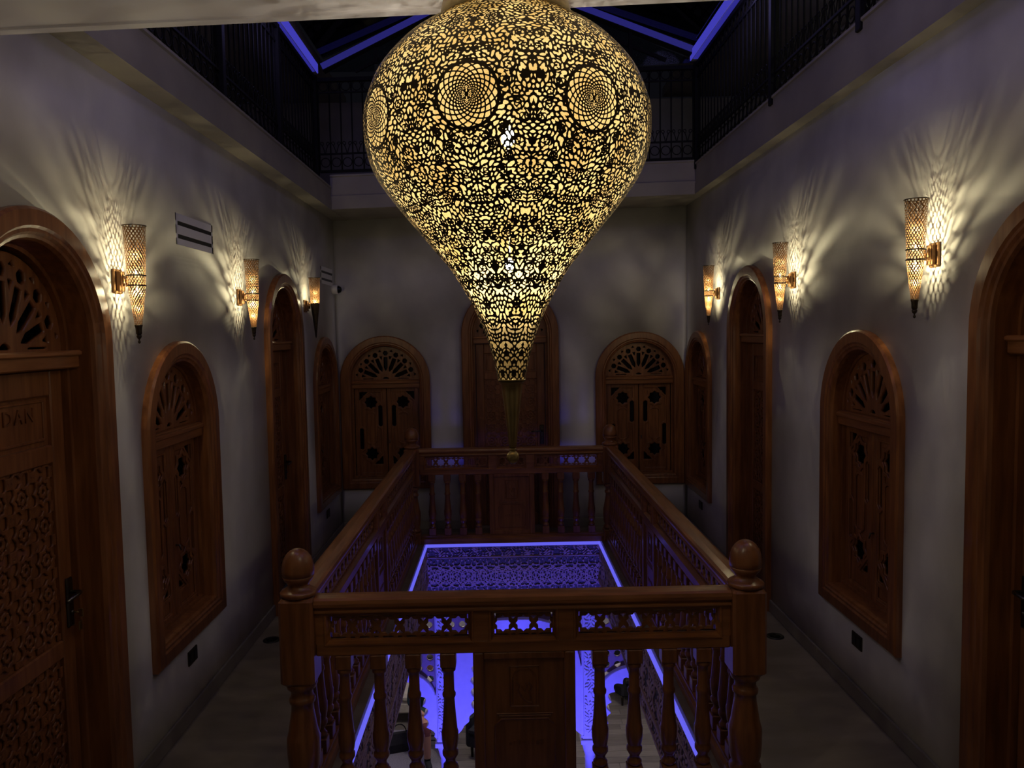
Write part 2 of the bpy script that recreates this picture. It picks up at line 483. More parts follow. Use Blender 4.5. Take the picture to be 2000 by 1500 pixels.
LW, LH = .350, 1.015                                   # shutter leaf
def shutter_fn(X, Z):
    # X from 0 (meeting stile) to LW, Z from 0 (bottom) to LH
    F = np.full_like(X, 1.)
    def at(u, v): return X - u * LW, Z - (1 - v) * LH
    for u, v in ((.50, .165), (.50, .735)):
        x, z = at(u, v); F = np.minimum(F, star8(x, z, .052))
    for u, v, sx, sz in ((.76, .085, 1, 1), (.25, .815, -1, -1)):
        x, z = at(u, v); x = x * sx; z = z * sz
        arrow = np.maximum(np.maximum(x - .036, z - .036), -(x + z) - .022)
        arrow = np.maximum(arrow, -np.maximum(np.maximum(x + .004, z + .004), -1))
        F = np.minimum(F, arrow)
    for u, v, s in ((.205, .315, 1), (.815, .57, -1)):
        x, z = at(u, v)
        F = np.minimum(F, np.maximum(rect(x, z, .023, .118), abs(x) * .9 + abs(z) - .126))
    return F

def relief_fn(X, Z):
    # raised strapwork around the pierced shapes
    p = shutter_fn(X, Z)
    F = .010 - abs(p - .016)
    x, z = X - .5 * LW, Z - .55 * LH
    F = np.maximum(F, .009 - abs(np.maximum(rect(x, z, .055, .175), abs(x) * .7 + abs(z) - .19)))
    F = np.maximum(F, .010 - abs(rect(X - LW / 2, Z - LH / 2, LW / 2 - .055, LH / 2 - .05)))
    return np.minimum(F, p - .001)

FAN_W = flat_sheet('lattice', fan_fn(.362), -.372, .372, 0, .368, .0055, .022, M['wood'])
FAN_D = flat_sheet('lattice', fan_fn(.402), -.412, .412, 0, .408, .006, .022, M['wood'])
SHUT_R = flat_sheet('pierced_panel', shutter_fn, .03, LW - .03, .03, LH - .03, .006, .016, M['wood'])
REL_R = flat_sheet('strapwork', relief_fn, .03, LW - .03, .03, LH - .03, .006, -.009, M['wood'])
def mirror_mesh(me, name):
    c = me.copy(); c.name = name
    c.transform(Matrix.Scale(-1, 4, (1, 0, 0))); c.flip_normals(); return c
SHUT_L = mirror_mesh(SHUT_R, 'pierced_panel'); REL_L = mirror_mesh(REL_R, 'strapwork')
def leaf_frame(sx):
    m = MB()
    for a, b in (((0, 0), (.045, LH)), ((LW - .045, 0), (LW, LH)), ((.045, 0), (LW - .045, .05)), ((.045, LH - .05), (LW - .045, LH))):
        x0, x1 = sorted((a[0] * sx, b[0] * sx)); m.bbox((x0, 0, a[1]), (x1, .035, b[1]), .004)
    return m.mesh('shutter', M['wood'])
LEAF = {1: leaf_frame(1), -1: leaf_frame(-1)}
m = MB(); arch_loft(m, WW, WS, 0, [(-.0, .005), (0, -.030), (.012, -.040), (.070, -.040), (.080, -.032), (.092, -.032), (.100, -.024), (.112, -.020), (.118, .0), (.118, .055), (.135, .055), (.135, .150)], True)
W_FRAME = m.mesh('frame', M['wood'])
m = MB(); m.bbox((-.378, .028, 1.118), (.378, .11, 1.205), .006).bbox((-.378, .015, 1.168), (.378, .05, 1.195), .006)
W_TRANSOM = m.mesh('transom', M['woodx'])
m = MB(); m.box((-.37, .118, 1.2), (.37, .124, 1.575)); W_FANGLASS = m.mesh('pane', M['glass'])
m = MB(); m.box((-.37, .118, .1), (.37, .124, 1.2)); W_GLASS = m.mesh('pane', M['glass'])
m = MB(); m.bbox((-.36, .08, .1), (.36, .11, .125), .004); W_SILL = m.mesh('sill_rail', M['woodx'])
m = MB(); m.tube([(0, 0, 0), (0, -.022, 0), (0, -.03, -.03)], [.006, .006, .004], 8); W_KNOB = m.mesh('latch', M['steel'])

def window(n, loc, rz, label):
    e = empty('window_%d' % n, loc, rz, label, None, None, 'structure')
    link('frame', W_FRAME, None, e); link('transom', W_TRANSOM, None, e); link('sill_rail', W_SILL, None, e)
    link('lattice', FAN_W, None, e, (0, .066, 1.205)); link('pane', W_FANGLASS, None, e); link('pane', W_GLASS, None, e)
    for sx, sh, rl in ((1, SHUT_R, REL_R), (-1, SHUT_L, REL_L)):
        s = link('shutter', LEAF[sx], None, e, (sx * .004, .072, .112))
        link('pierced_panel', sh, None, s, (0, .012, 0)); link('strapwork', rl, None, s, (0, .012, 0))
        if sx == 1: link('latch', W_KNOB, None, s, (.022, 0, .42))
    return e
window(1, (XL, L_W2, SILL), PI / 2, 'near left arched window with wooden shutters, right of the cut off left door')
window(2, (XL, L_W4, SILL), PI / 2, 'far left arched window in the side wall beside the back corner')
window(3, (B_WL, YB, SILL), 0, 'arched shuttered window at the left of the end wall')
window(4, (B_WR, YB, SILL), 0, 'arched shuttered window at the right of the end wall')
window(5, (XR, R_W4, SILL), -PI / 2, 'far right arched window in the side wall beside the back corner')
window(6, (XR, R_W2, SILL), -PI / 2, 'near right arched window with wooden shutters above a wall socket')

# doors
DF = .130
m = MB(); arch_loft(m, DW, DS, 0, [(0, .005), (0, -.032), (.012, -.044), (.072, -.044), (.082, -.034), (.096, -.034), (.106, -.022), (.118, -.018), (.125, 0), (.125, .095), (.145, .095), (.145, .205)], False)
D_FRAME = m.mesh('frame', M['wood'])
m = MB(); m.bbox((-.41, .05, 2.065), (.41, .17, 2.14), .006).bbox((-.41, .035, 2.118), (.41, .08, 2.142), .006)
D_TRANSOM = m.mesh('transom', M['woodx'])
m = MB(); m.box((-.42, .178, 2.1), (.42, .184, 2.56)); D_GLASS = m.mesh('pane', M['glass'])
m = MB()
for a, b in (((-.385, 0), (-.295, 2.06)), ((.295, 0), (.385, 2.06)), ((-.295, 0), (.295, .14)), ((-.295, 1.95), (.295, 2.06)), ((-.295, 1.66), (.295, 1.74)), ((-.295, .80), (.295, .88))):
    m.bbox((a[0], .12, a[1]), (b[0], .165, b[1]), .006)
m.box((-.3, .142, .1), (.3, .160, 2.0))
D_LEAF = m.mesh('door_leaf', M['wood'])
def door_relief(X, Z):
    p = .1475
    x = (X / p - np.floor(X / p) - .5) * p; z = (Z / p - np.floor(Z / p) - .5) * p
    g = star8(x, z, .040)
    F = .0075 - abs(g)
    F = np.maximum(F, np.where(g > 0, .006 - abs(abs(x) - abs(z)), -1))
    F = np.maximum(F, .006 - abs(star8(x, z, .016)))
    F = np.maximum(F, .006 - abs(rect(np.abs(x) - p / 2, np.abs(z) - p / 2, .018, .018)))
    return F
D_REL = flat_sheet('carved_panel', door_relief, -.295, .295, .88, 1.66, .0062, .012, M['carved'])
D_REL2 = flat_sheet('carved_panel', door_relief, -.295, .295, .14, .80, .0062, .012, M['carved'])
def text_mesh(body, size, depth, m, name='lettering'):
    c = bpy.data.curves.new(name, 'FONT'); c.body = body; c.size = size; c.extrude = depth; c.resolution_u = 2
    c.align_x = 'CENTER'; c.align_y = 'CENTER'; c.space_character = 1.25
    o = bpy.data.objects.new(name, c); COL.objects.link(o)
    dg = bpy.context.evaluated_depsgraph_get(); dg.update()
    me = bpy.data.meshes.new_from_object(o.evaluated_get(dg))
    bpy.data.objects.remove(o); bpy.data.curves.remove(c)
    me.transform(Matrix.Rotation(PI / 2, 4, 'X')); me.name = name
    me.materials.clear(); me.materials.append(m); return me
m = MB()
for z0, z1 in ((1.76, 1.772), (1.925, 1.937)): m.bbox((-.27, .134, z0), (.27, .146, z1), .003)
for x0, x1 in ((-.27, -.258), (.258, .27)): m.bbox((x0, .134, 1.76), (x1, .146, 1.937), .003)
D_PLAQ = m.mesh('name_plaque', M['wood'])
def handle_mesh():
    m = MB(); m.bbox((-.024, -.012, -.11), (.024, 0, .11), .006)
    m.lathe([(-.006, .013), (.0, .013)], 10)
    m.tube([(0, -.01, .045), (0, -.055, .045), (-.03, -.062, .047), (-.12, -.062, .040)], [.010, .010, .009, .007], 8)
    m.tube([(0, -.012, -.045), (0, -.02, -.045)], [.011, .009], 10)
    return m.mesh('handle', M['steel'])
D_HANDLE = handle_mesh()
D_TEXT = text_mesh('DAN', .088, .004, M['carved'])
def key_mesh():
    m = MB(); m.tube([(0, -.02, -.045), (0, -.045, -.045)], .004, 6)
    m.bbox((-.003, -.062, -.066), (.003, -.042, -.03), .001); m.bbox((-.012, -.05, -.125), (.012, -.045, -.085), .002)
    return m.mesh('key', M['brass'])
def door(n, loc, rz, label, hx, text=False, key=False):
    e = empty('door_%d' % n, loc, rz, label, None, None, 'structure')
    link('frame', D_FRAME, None, e); link('transom', D_TRANSOM, None, e); link('lattice', FAN_D, None, e, (0, .118, 2.135)); link('pane', D_GLASS, None, e)
    lf = link('door_leaf', D_LEAF, None, e)
    link('carved_panel', D_REL, None, lf, (0, .131, 0)); link('carved_panel', D_REL2, None, lf, (0, .131, 0)); link('name_plaque', D_PLAQ, None, lf)
    if text: link('lettering', D_TEXT, None, lf, (.095, .140, 1.875))
    h = link('handle', D_HANDLE, None, lf, (hx * .345, .12, 1.03))
    if hx < 0: h.scale = (-1, 1, 1)
    if key: link('key', key_mesh(), None, lf, (hx * .345, .12, 1.03))
    return e
door(1, (XL, L_D1, 0), PI / 2, 'cut off arched wooden door at the left edge with carved letters', 1, True, True)
door(2, (XL, L_D3, 0), PI / 2, 'arched wooden door in the left wall between the second and third sconce', 1)
door(3, (B_D, YB, 0), 0, 'arched wooden door in the middle of the end wall behind the lantern tip', 1)
door(4, (XR, R_D3, 0), -PI / 2, 'arched wooden door in the right wall between two sconces', 1)
door(5, (XR, R_D1, 0), -PI / 2, 'cut off arched wooden door at the right edge', -1)

# ------------------------------------------------------------------ balustrade
def newel_mesh():
    m = MB()
    m.bbox((-.0775, -.0775, .60), (.0775, .0775, 1.0), .012)
    m.lathe([(.12, .062), (.135, .074), (.15, .074), (.165, .060), (.18, .066), (.20, .072), (.26, .0765), (.33, .0765), (.345, .072), (.37, .066), (.46, .052), (.495, .050), (.50, .058), (.515, .060), (.525, .055), (.53, .050), (.56, .050), (.57, .066), (.585, .070), (.60, .070)], 28)
    m.bbox((-.0775, -.0775, 0), (.0775, .0775, .12), .008)
    return m.mesh('shaft', M['wood'])
def finial_mesh():
    m = MB()
    m.lathe([(1.0, .070), (1.006, .082), (1.018, .084), (1.026, .078), (1.03, .066), (1.036, .060), (1.044, .050), (1.052, .047), (1.062, .052), (1.075, .064), (1.093, .072), (1.0935, .0705), (1.0965, .0705), (1.097, .0725), (1.12, .0735), (1.15, .070), (1.175, .062), (1.195, .049), (1.208, .034), (1.216, .018), (1.2185, .004)], 32)
    return m.mesh('finial', M['wood'])
NEWEL, FINIAL = newel_mesh(), finial_mesh()
xl, xr, yN, yFr = -.9517, 1.1068, 3.558, 8.123
for x, y, lab in ((xl, yN, 'near left turned newel post with a ball top'), (xr, yN, 'near right turned newel post with a ball top'), (xl, yFr, 'far left turned newel post at the end of the opening'), (xr, yFr, 'far right turned newel post at the end of the opening')):
    e = empty('newel_post', (x, y, 0), 0, lab, 'post', 'newel posts of the balustrade')
    link('shaft', NEWEL, None, e); link('finial', FINIAL, None, e)

def baluster_mesh():
    m = MB()
    m.bbox((-.036, -.036, .655), (.036, .036, .722), .004)
    m.lathe([(.16, .026), (.17, .033), (.182, .034), (.19, .026), (.205, .022), (.22, .030), (.232, .037), (.248, .037), (.258, .030), (.268, .034), (.30, .039), (.34, .040), (.352, .036), (.42, .030), (.50, .025), (.512, .031), (.524, .031), (.535, .025), (.60, .0245), (.628, .0245), (.634, .033), (.648, .034), (.656, .030)], 16)
    m.bbox((-.036, -.036, .085), (.036, .036, .162), .004)
    return m.mesh('baluster', M['wood'])
BAL = baluster_mesh()
def strap_fn(c, hw, half=.0605):
    p = .107
    n = max(1, round(2 * hw / p)); p = 2 * hw / n
    def fn(X, Z):
        x = X - c; z = Z
        F = np.full_like(X, 1.)
        u = (x + hw) / p
        kc = np.floor(u) + .5; xs = (u - kc) * p
        F = np.minimum(F, star8(xs * .107 / p, z, .0300))
        ki = np.round(u); xt = (u - ki) * p
        inner = (ki > 0) & (ki < n)
        for s in (1, -1):
            zz = s * z
            tri = np.maximum(zz - .036, abs(xt) - (zz - .017) * .95)
            F = np.minimum(F, np.where(inner, tri, 1))
            F = np.minimum(F, rect(xs, zz - .0505, .022, .0045))
            F = np.minimum(F, np.where(inner, rect(xt, zz - .0505, .010, .0045), 1))
            for e in (-1, 1):
                xe = e * x
                F = np.minimum(F, np.minimum(rect(xe - (hw - .009), zz - .040, .0052, .016), rect(xe - (hw - .022), zz - .0505, .016, .0045)))
        return F
    return fn
def frieze_run(half, bal, endw):
    """meshes of one run, local x along it"""
    R = {}
    wins = [(-endw, -.24), (-.148, .148), (.24, endw)]
    prof = [(-.048, .928), (-.046, .938), (-.040, .944), (-.046, .950), (-.056, .958), (-.058, .972), (-.054, .988), (-.040, .995), (0, .9985), (.040, .995), (.054, .988), (.058, .972), (.056, .958), (.046, .950), (.040, .944), (.046, .938), (.048, .928)]
    m = MB(); m.loft([[(-half, y, z) for y, z in prof], [(half, y, z) for y, z in prof]], True, True, True)
    R['handrail'] = m.mesh('handrail', M['woodx'])
    m = MB()
    m.box((-half, -.032, .915), (half, .032, .928)); m.bbox((-half, -.032, .722), (half, .032, .782), .004)
    xs = [-half] + [v for w in wins for v in w] + [half]
    for i in range(0, len(xs), 2): m.box((xs[i], -.032, .78), (xs[i + 1], .032, .916))
    for a, b in wins:   # moulded reveal around each pierced panel, both faces
        for s in (-1, 1):
            rings = []
            for d, y in ((-.012, .032), (-.010, .037), (-.003, .037), (0, .032), (.008, .014), (.014, .014), (.014, .008)):
                rings.append([(a + d, s * y, .782 + d), (b - d, s * y, .782 + d), (b - d, s * y, .915 - d), (a + d, s * y, .915 - d)])
            m.loft(rings, True)
    R['frieze_frame'] = m.mesh('frieze_frame', M['woodx'])
    R['lattice'] = []
    for a, b in wins:
        c, hw = (a + b) / 2, (b - a) / 2
        me = flat_sheet('lattice_panel', strap_fn(c, hw - .006), a + .002, b - .002, -.062, .062, .0036 if half < 1.2 else .0046, .014, M['wood'])
        R['lattice'].append(me)
    m = MB()
    prof = [(-.055, 0), (-.055, .055), (-.048, .062), (-.040, .066), (-.040, .085), (.040, .085), (.040, .066), (.048, .062), (.055, .055), (.055, 0)]
    m.loft([[(-half, y, z) for y, z in prof], [(half, y, z) for y, z in prof]], True, True, True)
    R['base_rail'] = m.mesh('base_rail', M['woodx'])
    m = MB()
    for s in (-1, 1):
        x0, x1 = sorted((s * .185, s * .235)); m.bbox((x0, -.032, .085), (x1, .032, .722), .005)
    m.bbox((-.186, -.030, .085), (.186, .030, .125), .003); m.bbox((-.186, -.030, .690), (.186, .030, .722), .003)
    m.box((-.187, -.014, .12), (.187, .014, .70))
    R['centre_panel'] = m.mesh('centre_panel', M['wood'])
    m = MB()
    for s in (-1, 1):          # carved emblem and plaque on both faces
        y = s * .015
        def ln(pts, r=.0028, closed=False): m.tube([(x, y, z) for x, z in pts], r * 1.5, 5, closed, False)
        ln([(-.066, .46), (.066, .46), (.066, .650), (-.066, .650)], .003, True)
        ln([(.054 * math.cos(PI * i / 12), .585 + .054 * math.sin(PI * i / 12)) for i in range(13)])
        ln([(-.054, .585), (-.054, .47)]); ln([(.054, .585), (.054, .47)])
        ln([(-.036, .575), (-.022, .56), (-.030, .535), (-.012, .505), (.012, .482), (.036, .476), (.030, .50), (.022, .53), (.034, .555), (.020, .57)], .0032)
        ln([(-.012, .555), (0, .53), (.012, .555), (.006, .572)], .003)
        ln([(-.13, .425), (.13, .425)]); ln([(-.12, .415), (.12, .415)])
        ln([(-.125, .385), (-.11, .40), (.11, .40), (.125, .385), (.14, .37), (.14, .19), (.12, .16), (-.12, .16), (-.14, .19), (-.14, .37)], .0028, True)
    R['carving'] = m.mesh('carving', M['carved'])
    R['letter_blocks'] = []
    for s in (-1, 1):
        random.seed(3); m = MB()
        for k in range(8):
            x = -.075 + k * .021; h = random.choice((.012, .018, .022))
            m.box((x, min(s * .013, s * .0175), .275), (x + .013, max(s * .013, s * .0175), .275 + h))
        R['letter_blocks'].append(m.mesh('worn_lettering', M['carved']))
    R['bal'] = bal
    return R
RUN_S = frieze_run(1.03 - .079, [.35 + .16 * k for k in range(4)], .90)
RUN_L = frieze_run((yFr - yN) / 2 - .079, [.35 + .1465 * k for k in range(13)], 2.15)
def run(R, loc, rz, label):
    e = empty('balustrade', loc, rz, label, 'balustrade', 'carved wooden balustrades around the opening')
    for k in ('handrail', 'frieze_frame', 'base_rail'): link(k, R[k], None, e)
    for me in R['lattice']: link('lattice_panel', me, None, e, (0, -.007, .8485))
    p = link('centre_panel', R['centre_panel'], None, e)
    link('carving', R['carving'], None, p); [link('worn_lettering', q_, None, p) for q_ in R['letter_blocks']]
    for x in R['bal']:
        for s in (-1, 1): link('baluster', BAL, None, e, (s * x, 0, 0))
    return e
xc = (xl + xr) / 2; yc = (yN + yFr) / 2
run(RUN_S, (xc, yN, 0), 0, 'near carved wooden balustrade crossing the foreground with pierced star panels')
run(RUN_S, (xc, yFr, 0), 0, 'far carved wooden balustrade at the end of the opening, tinted purple')
run(RUN_L, (xl, yc, 0), PI / 2, 'long left carved wooden balustrade receding along the opening')
run(RUN_L, (xr, yc, 0), PI / 2, 'long right carved wooden balustrade receding along the opening')

# ------------------------------------------------------------------ atrium below: LED strip, carved friezes
def led(name, a, b, label):
    setp(MB().box(a, b).obj(name, M['led']), label, 'led strip', 'blue LED strips around the opening')
led('led_strip', (OX0 - .01, OY0, -.083), (OX0 + .012, OY1, -.039), 'glowing blue LED strip along the left floor edge of the opening')
led('led_strip', (OX1 - .012, OY0, -.083), (OX1 + .01, OY1, -.039), 'glowing blue LED strip along the right floor edge of the opening')
led('led_strip', (OX0 + .012, OY1 - .012, -.083), (OX1 - .012, OY1 + .01, -.039), 'glowing blue LED strip along the far floor edge of the opening')

led('led_strip', (OX0 + .012, OY0 - .01, -.083), (OX1 - .012, OY0 + .012, -.039), 'glowing blue LED strip along the near floor edge under the front balustrade')
def rosette_fn(X, Z):
    p = .24
    F = np.full_like(X, -1.)
    zc = -.40
    for ox in (0, p / 2):
        x = ((X + ox) / p - np.round((X + ox) / p)) * p
        r = np.hypot(x, Z - zc)
        for R0 in (.115, .075, .03): F = np.maximum(F, .0045 - abs(r - R0))
        r2 = np.hypot(x, Z - zc - .14); F = np.maximum(F, .004 - abs(r2 - .085))
        r3 = np.hypot(x, Z - zc + .14); F = np.maximum(F, .004 - abs(r3 - .085))
        F = np.maximum(F, .004 - abs(star8(x, Z - zc, .045)))
    d = (np.sin(X * 95) * np.sin(Z * 88 + 1.3 * np.sin(X * 40)) - .62) * .01
    F = np.maximum(F, d)
    return F
def stem_fn(X, Z):
    a = (np.sin(X * 60 + 2.5 * np.sin(Z * 37)) * np.sin(Z * 66 + 2.2 * np.sin(X * 41)) - .18) * .012
    b = .005 - abs((X / .2 - np.round(X / .2)) * .2 + .03 * np.sin(Z * 30)) * .6
    return np.maximum(a, b)
def frieze(name, length, pos, rz, zlow, ledge, label, fn):
    """carved band in local XZ, face at y=0 looking to -y, thickness to +y"""
    e = empty(name, pos, rz, label, None, None, 'structure')
    hl = length / 2
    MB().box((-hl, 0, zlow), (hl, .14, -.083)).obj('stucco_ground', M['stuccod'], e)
    m = MB()
    for z, h, d in ((-.205, .012, .012), (-.190, .006, .006)): m.bbox((-hl, -d, z), (hl, .01, z + h), .002)
    if ledge:
        m.bbox((-hl, -.022, ledge - .012), (hl, .01, ledge + .012), .003)
    m.bbox((-hl, -.012, zlow - .004), (hl, .02, zlow + .016), .002)
    m.obj('moulding', M['stucco'], e)
    lo = (ledge + .014) if ledge else (zlow + .02)
    link('carved_relief', flat_sheet('carved_relief', fn, -hl, hl, lo, -.212, .0085, -.009, M['stucco']), None, e)
    link('carved_relief', flat_sheet('carved_relief', lambda X, Z: stem_fn(X * 1.5, Z * 1.6), -hl, hl, -.187, -.09, .0085, -.007, M['stucco']), None, e)
    if ledge: link('carved_relief', flat_sheet('carved_relief', lambda X, Z: stem_fn(X * 1.2, Z * 1.2 + .4), -hl, hl, zlow + .02, ledge - .014, .0085, -.008, M['stucco']), None, e)
    return e
ly = OY1 - OY0; my = (OY0 + OY1) / 2
frieze('wall_atrium_back', OX1 - OX0, ((OX0 + OX1) / 2, OY1, 0), 0, -.70, None, 'far carved stucco panel below the blue strip', rosette_fn)
frieze('wall_atrium_left', ly, (OX0, my, 0), PI / 2, -.67, -.455, 'left carved stucco panel below the gallery edge', stem_fn)
frieze('wall_atrium_right', ly, (OX1, my, 0), -PI / 2, -.62, -.468, 'right carved stucco panel below the gallery edge', stem_fn)
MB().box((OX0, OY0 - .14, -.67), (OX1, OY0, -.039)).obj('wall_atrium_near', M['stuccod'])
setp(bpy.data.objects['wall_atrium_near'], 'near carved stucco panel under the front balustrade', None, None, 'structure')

# arcade at the far side
AX = .10
def arcade_open(X, Z, part=None, lobes=1.):
    """negative inside the arch openings"""
    x = X - AX
    def arch(cx, rx, rz_, zc, lob, n, hb):
        dx = X - cx; dz = Z - zc
        ang = np.arctan2(dz, dx)
        p = 2.7; lob = lob * lobes
        rho = (np.abs(dx / rx) ** p + np.abs(dz / rz_) ** p) ** (1 / p)
        up = (rho - 1 + lob * (1 - np.abs(np.sin(ang * n)))) * rx
        h = rx * (1 - lob * (1 - np.abs(np.sin(dz * n / rz_ * 1.0)))) + np.clip(-dz - hb, 0, 1) * .55
        dn = np.abs(dx) - h
        return np.where(dz > 0, up, dn)
    F = arch(AX, .50, .52, -1.62, .10, 12, .30) if part != 1 else np.full_like(X, 9.)
    if part != 0:
        for s in (-1, 1):
            F = np.minimum(F, arch(AX + s * 1.42, .455, .42, -1.95, .12, 11, .06))
    return F
def arcade_band(X, Z):
    o = arcade_open(X, Z)
    x = np.abs(X - AX)
    oc, os_ = arcade_open(X, Z, 0, 0.), arcade_open(X, Z, 1, 0.)
    ring = np.maximum(np.minimum(.20 - oc, 1), .105 - os_)
    solid = np.minimum(np.maximum(ring, .085 - abs(x - .79)), o)
    solid = np.minimum(solid, Z + 2.20)
    step = np.abs(np.sin((Z + 2.2) * 22)) * .018
    foot = np.minimum(.085 + np.clip(Z + 2.2, 0, .3) * .9 + step - abs(x - .79), o)
    return np.where(Z < -1.95, np.minimum(foot, Z + 2.26), solid)
def spandrel(X, Z):
    o = arcade_open(X, Z)
    p = .12
    u = (X / p - np.round(X / p)) * p; v = (Z / p - np.round(Z / p)) * p
    return np.minimum(np.minimum(star8(u, v, .030), o - .02), np.minimum(Z + 1.85, 1))
e = empty('wall_arcade', (0, OY1 + .02, 0), 0, 'blue lit scalloped arcade on the lower storey', None, None, 'structure')
link('arch_band', flat_sheet('arch_band', arcade_band, -1.95, 2.12, -2.27, -.69, .0125, .16, M['arch']), None, e)
link('spandrel_lattice', flat_sheet('spandrel_lattice', spandrel, -1.95, 2.12, -1.86, -.69, .0125, .03, M['lattice']), None, e, (0, .07, 0))
for s in (-1, 1):
    px = AX + s * .79
    c = MB()
    c.bbox((px - .075, -.03, -2.20), (px + .075, .18, -.70), .006)
    o = c.obj('pier', M['arch'], e)
    link('carved_strip', flat_sheet('carved_strip', lambda X, Z: stem_fn(X * 1.3, Z * 1.3), px - .062, px + .062, -2.15, -.75, .008, -.010, M['arch']), None, o, (0, -.03, 0))
    c = MB()
    c.lathe([(-3.6, .085), (-3.52, .085), (-3.50, .06), (-2.50, .055), (-2.48, .062), (-2.46, .055), (-2.40, .07), (-2.30, .095), (-2.29, .10)], 20, (px, .075))
    c.bbox((px - .105, -.03, -2.29), (px + .105, .18, -2.24), .004).bbox((px - .085, -.01, -2.24), (px + .085, .16, -2.195), .004)
    c.obj('column', M['arch'], e)

# lower storey shell
lf = empty('floor_lower', (0, 0, -3.6), 0, 'grey oak plank floor of the lower sitting room', None, None, 'structure')
MB().box((-3.2, 2.0, -.06), (3.4, 13.3, -.012)).obj('subfloor', M['plank2'], lf)
PL = []
for k in range(2):
    PL.append(MB().bbox((-.698, -.072, -.012), (.698, .072, 0), .002).mesh('plank', M['plank1' if k else 'plank2']))
rnd = random.Random(5)
for r in range(39):
    y = 7.45 + r * .148
    off = rnd.uniform(-.7, .7)
    for k in range(6):
        x = -3.2 + off + k * 1.40
        if -2.6 < x < 2.9: link('plank', PL[rnd.random() < .6], None, lf, (x, y, 0))
for nm, a, b, lab in (('wall_lower_back', (-3.2, 13.3, -3.6), (3.4, 13.45, -.6), 'cream back wall of the lower sitting room'), ('wall_lower_left', (-3.35, 2.0, -3.6), (-3.2, 13.45, -.6), 'left wall of the lower sitting room'), ('wall_lower_right', (3.4, 2.0, -3.6), (3.55, 13.45, -.6), 'right wall of the lower sitting room'), ('wall_lower_front', (-3.2, 1.85, -3.6), (3.4, 2.0, -.6), 'front wall of the lower storey')):
    setp(MB().box(a, b).obj(nm, M['plaster']), lab, None, None, 'structure')
m = MB()
for a, b in (((-3.2, 2.0), (OX0 - .14, 13.3)), ((OX1 + .14, 2.0), (3.4, 13.3)), ((OX0 - .14, 2.0), (OX1 + .14, OY0 - .14)), ((OX0 - .14, OY1 + .20), (OX1 + .14, 13.3))):
    m.box((a[0], a[1], -.66), (b[0], b[1], -.60))
setp(m.obj('ceiling_lower', M['ceil']), 'ceiling of the lower storey around the atrium', None, None, 'structure')

# ------------------------------------------------------------------ sitting room furniture and visitor
def sofa(name, loc, rz, w, mt, label, legs=True, cushions=2):
    e = empty(name, loc, rz, label, 'sofa' if w > 1 else 'chair')
    MB().bbox((-w / 2, -.40, .16), (w / 2, .38, .34), .03).obj('frame', mt, e)
    for k in range(cushions):
        c = w / cushions * .94; x = -w / 2 * .94 + c * (k + .5)
        MB().bbox((x - c / 2 + .008, -.42, .34), (x + c / 2 - .008, .24, .46), .04).obj('seat_cushion', mt, e)
        MB().bbox((x - c / 2 + .008, .20, .46), (x + c / 2 - .008, .36, .86), .05).obj('back_cushion', mt, e)
    for s in (-1, 1): MB().bbox((s * (w / 2) - (.09 if s > 0 else 0), -.41, .16), (s * (w / 2) + (.09 if s < 0 else 0), .38, .60), .03).obj('armrest', mt, e)
    for sx in (-1, 1):
        for sy in (-1, 1):
            x, y = sx * (w / 2 - .06), sy * .32
            MB().lathe([(0, .016), (.16, .022)], 10, (x, y)).obj('leg', M['bronze'], e)
    return e
sofa('sofa', (-1.25, 11.75, -3.6), 0, 2.2, M['cream'], 'cream sofa in the lower sitting room behind the seated visitor', True, 3)
sofa('armchair', (-.05, 10.55, -3.6), -.5, .80, M['dark'], 'black armchair in the lower room beside the left blue pier', True, 1)
sofa('armchair', (1.92, 12.25, -3.6), .5, .82, M['dark'], 'black armchair in the lower room right of the right blue pier', True, 1)
rg = setp(MB().bbox((-2.3, 9.6, -3.6), (-.75, 11.18, -3.588), .004).obj('rug', M['rug']), 'grey rug with dark end stripes under the visitor', 'rug')
for y in (10.84, 10.97): MB().box((-2.28, y, -3.588), (-.77, y + .035, -3.5865)).obj('stripe', M['rugs'], rg)

